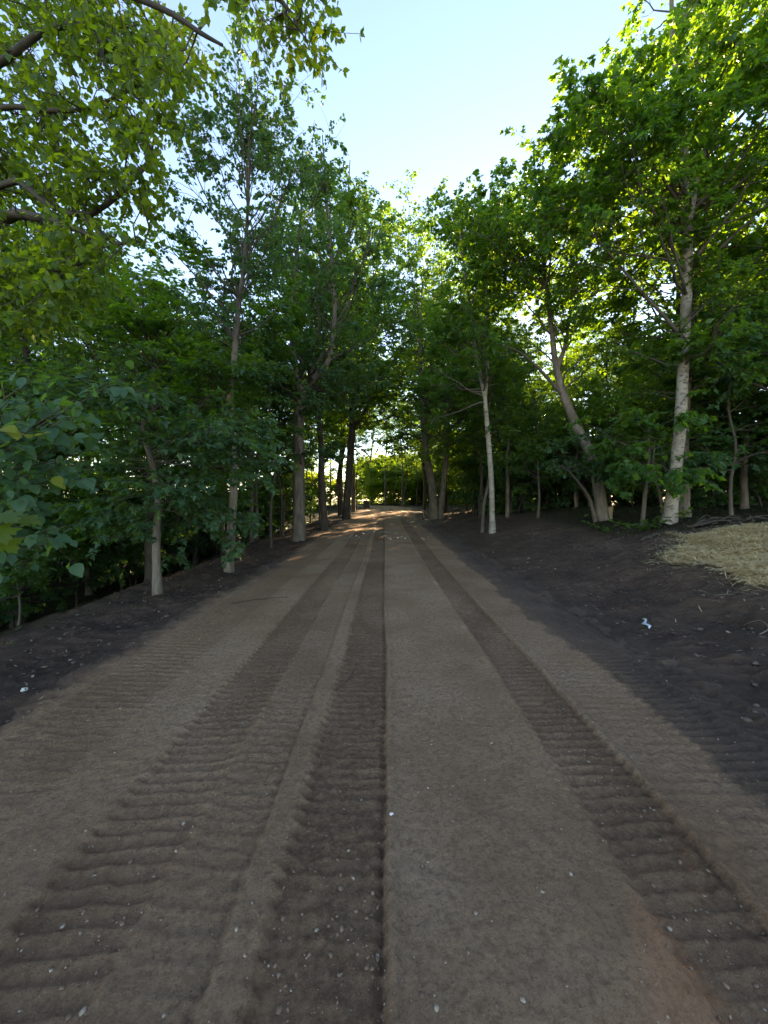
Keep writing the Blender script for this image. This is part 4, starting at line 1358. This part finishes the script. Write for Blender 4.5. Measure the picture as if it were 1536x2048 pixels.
stick('twig', [(-.40, 3.25, .012), (-.31, 3.4, .03), (-.27, 3.62, .03), (-.28, 3.78, .02)], .006, 'curved dead twig lying on the road between the tyre tracks')
stick('twig', [(-2.35, 5.9, .012), (-2.0, 6.1, .02), (-1.55, 6.25, .015)], .008, 'straight dry twig lying across the smooth strip of the road')
stick('root', [(4.05, 4.15, .01), (4.2, 4.2, .05), (4.25, 4.35, .09), (4.2, 4.5, .03)], .008, 'pale curled root poking out of the dark soil', 'root', 'chip')
r = np.random.default_rng(404)
for k in range(16):
    x0 = 7.0 + r.uniform(0, 1.9); y0 = 9.35 + r.uniform(-.25, .25) - .08 * (x0 - 7); a = r.normal(.1, .5); L = r.uniform(.5, 1.3)
    stick('dead_branch', [(x0, y0, .03 + .1 * r.random()), (x0 + .5 * L * math.cos(a), y0 + .5 * L * math.sin(a), .05 + .14 * r.random()), (x0 + L * math.cos(a), y0 + L * math.sin(a), .03 + .1 * r.random())],
          r.uniform(.015, .035), 'dark dead branch in the brush pile between the straw and the maple', 'branch', 'stick', 'branches in the brush pile')
stick('dead_branch', [(6.0, 9.0, .03), (6.35, 9.05, .06), (6.75, 9.15, .04)], .04, 'short dark branch lying alone on soil in front of the sapling', 'branch')

# cut stump end by the leaning tree, dark stump at the bend
def stump(x, y, rad, h, label, side_mat, top_mat, seed):
    r = np.random.default_rng(seed)
    z = hz(x, y)
    root = empty('tree_stump', (x, y, z), label, 'stump')
    K = 6
    p = np.stack([np.linspace(0, .06, K), np.zeros(K), np.linspace(-.05, h, K)], -1)[None]
    v, q = tubes(p, (rad * np.array([1.35, 1.15, 1.03, 1, .98, .97]))[None], 14, .04)
    g = Geo(); g.add(v, [q]); link('bark', g.mesh('bark'), M[side_mat], root)
    t = np.arange(14) * 2 * math.pi / 14
    v = np.stack([.06 + .95 * rad * np.cos(t), .95 * rad * np.sin(t), np.full(14, h - .004) + .02 * np.cos(t)], -1)
    v = np.vstack([v, [(.06, 0, h)]])
    g = Geo(); g.add(v, [np.array([(i, (i + 1) % 14, 14) for i in range(14)])]); link('cut_face', g.mesh('cut_face'), M[top_mat], root)


stump(7.42, 12.75, .11, .42, 'pale freshly cut stump beside the foot of the leaning tree', 'cutwood', 'cutwood', 1)
stump(-2.0, 43, .35, .95, 'dark broad stump standing by the road bend', 'bark_dark', 'bark_dark', 2)

# blue plastic scrap
T = np.linspace(0, 1, 9)
cx = 3.50 - .19 * T; cyy = 5.2 - .38 * T
cx = cx + .025 * np.sin(T * 9); wd = .012 + .014 * np.sin(T * math.pi) + .008 * np.sin(T * 17)
zz = surf(cx, cyy) + .02 + .018 * np.sin(T * 11)
top = np.concatenate([np.stack([cx - wd, cyy, zz], -1), np.stack([cx, cyy + .01, zz + .012], -1), np.stack([cx + wd, cyy, zz + .004], -1)])
o = top[9 + 4].copy()
fq = np.array([(k + i * 9, k + 1 + i * 9, k + 10 + i * 9, k + 9 + i * 9) for i in range(2) for k in range(8)])
me = build_mesh('plastic_scrap', top - o, [fq], {'rnd': np.random.default_rng(1).random(27)})
ob = link('plastic_scrap', me, M['plastic']); ob.location = o
sm = ob.modifiers.new('thick', 'SOLIDIFY'); sm.thickness = .003
tag(ob, 'crumpled strip of pale blue plastic lying on the dark soil', 'litter')


def rock(x, y, size, label, mat, seed, group=None, name='rock'):
    v, f, a = lumps(1, np.array([[x, y]]), np.array([size]), .7, seed)
    o = np.array((x, y, float(surf(np.array([x]), np.array([y]))[0])))
    ob = link(name, build_mesh(name, v - o, f, {'rnd': a}, smooth=False), M[mat])
    ob.location = o
    return tag(ob, label, 'stone', group)


rock(-3.02, 3.24, .024, 'white stone on the dark verge below the shrub', 'white_stone', 5)
rock(.04, 1.93, .009, 'white pebble at the sharp edge of the centre strip', 'white_stone', 6)
r = np.random.default_rng(88)
for k in range(22):
    rock(r.uniform(-1.6, 1.9), r.uniform(14.5, 17.5), r.uniform(.02, .045), 'white fleck scattered on the road near the bend', 'white_stone', 100 + k, 'white flecks on the road', 'white_fleck')  # white flecks modelled as small lumps
for k in range(16):
    rock(r.uniform(2.9, 6.5), r.uniform(3.4, 11.5), r.uniform(.010, .022), 'pale stone lying on the dark scraped soil', 'stone', 140 + k, 'pale stones on the scraped soil')
for k in range(8):
    rock(r.uniform(-4.2, -2.7), r.uniform(3.2, 11), r.uniform(.008, .018), 'pale stone lying on the embankment verge', 'stone', 180 + k, 'pale stones on the embankment verge')

# spilled reddish dirt across the road before the bend
nx, ny = 60, 40
gx, gy = np.meshgrid(np.linspace(-1.6, 1.7, nx), np.linspace(-1.9, 1.9, ny))
rr2 = (gx / 1.45) ** 2 + (gy / 1.6) ** 2
px_, py_ = gx + 2.55, gy + 23.0
hh = .11 * np.clip(1 - rr2 + .5 * fbm(gx * 1.6, gy * 1.6, 3), -.4, 1) + .03 * fbm(gx * 6, gy * 6, 2)
zz = surf(px_, py_) + hh - .01
o = np.array((2.55, 23.0, float(surf(np.array([2.55]), np.array([23.0]))[0])))
me = build_mesh('dirt_pile', np.stack([px_, py_, zz], -1).reshape(-1, 3) - o, [grid_faces(ny, nx)], {'rnd': np.random.default_rng(2).random(nx * ny)})
ob = link('dirt_pile', me, M['red_dirt']); ob.location = o
tag(ob, 'low spill of reddish dirt across the road edge by the twin-trunk tree', 'dirt pile')

tris = sum(len(p.vertices) - 2 for me in bpy.data.meshes for p in me.polygons) if False else sum(len(me.loops) - 2 * len(me.polygons) for me in bpy.data.meshes)
print('TRIANGLES', tris, 'OBJECTS', len(bpy.data.objects))
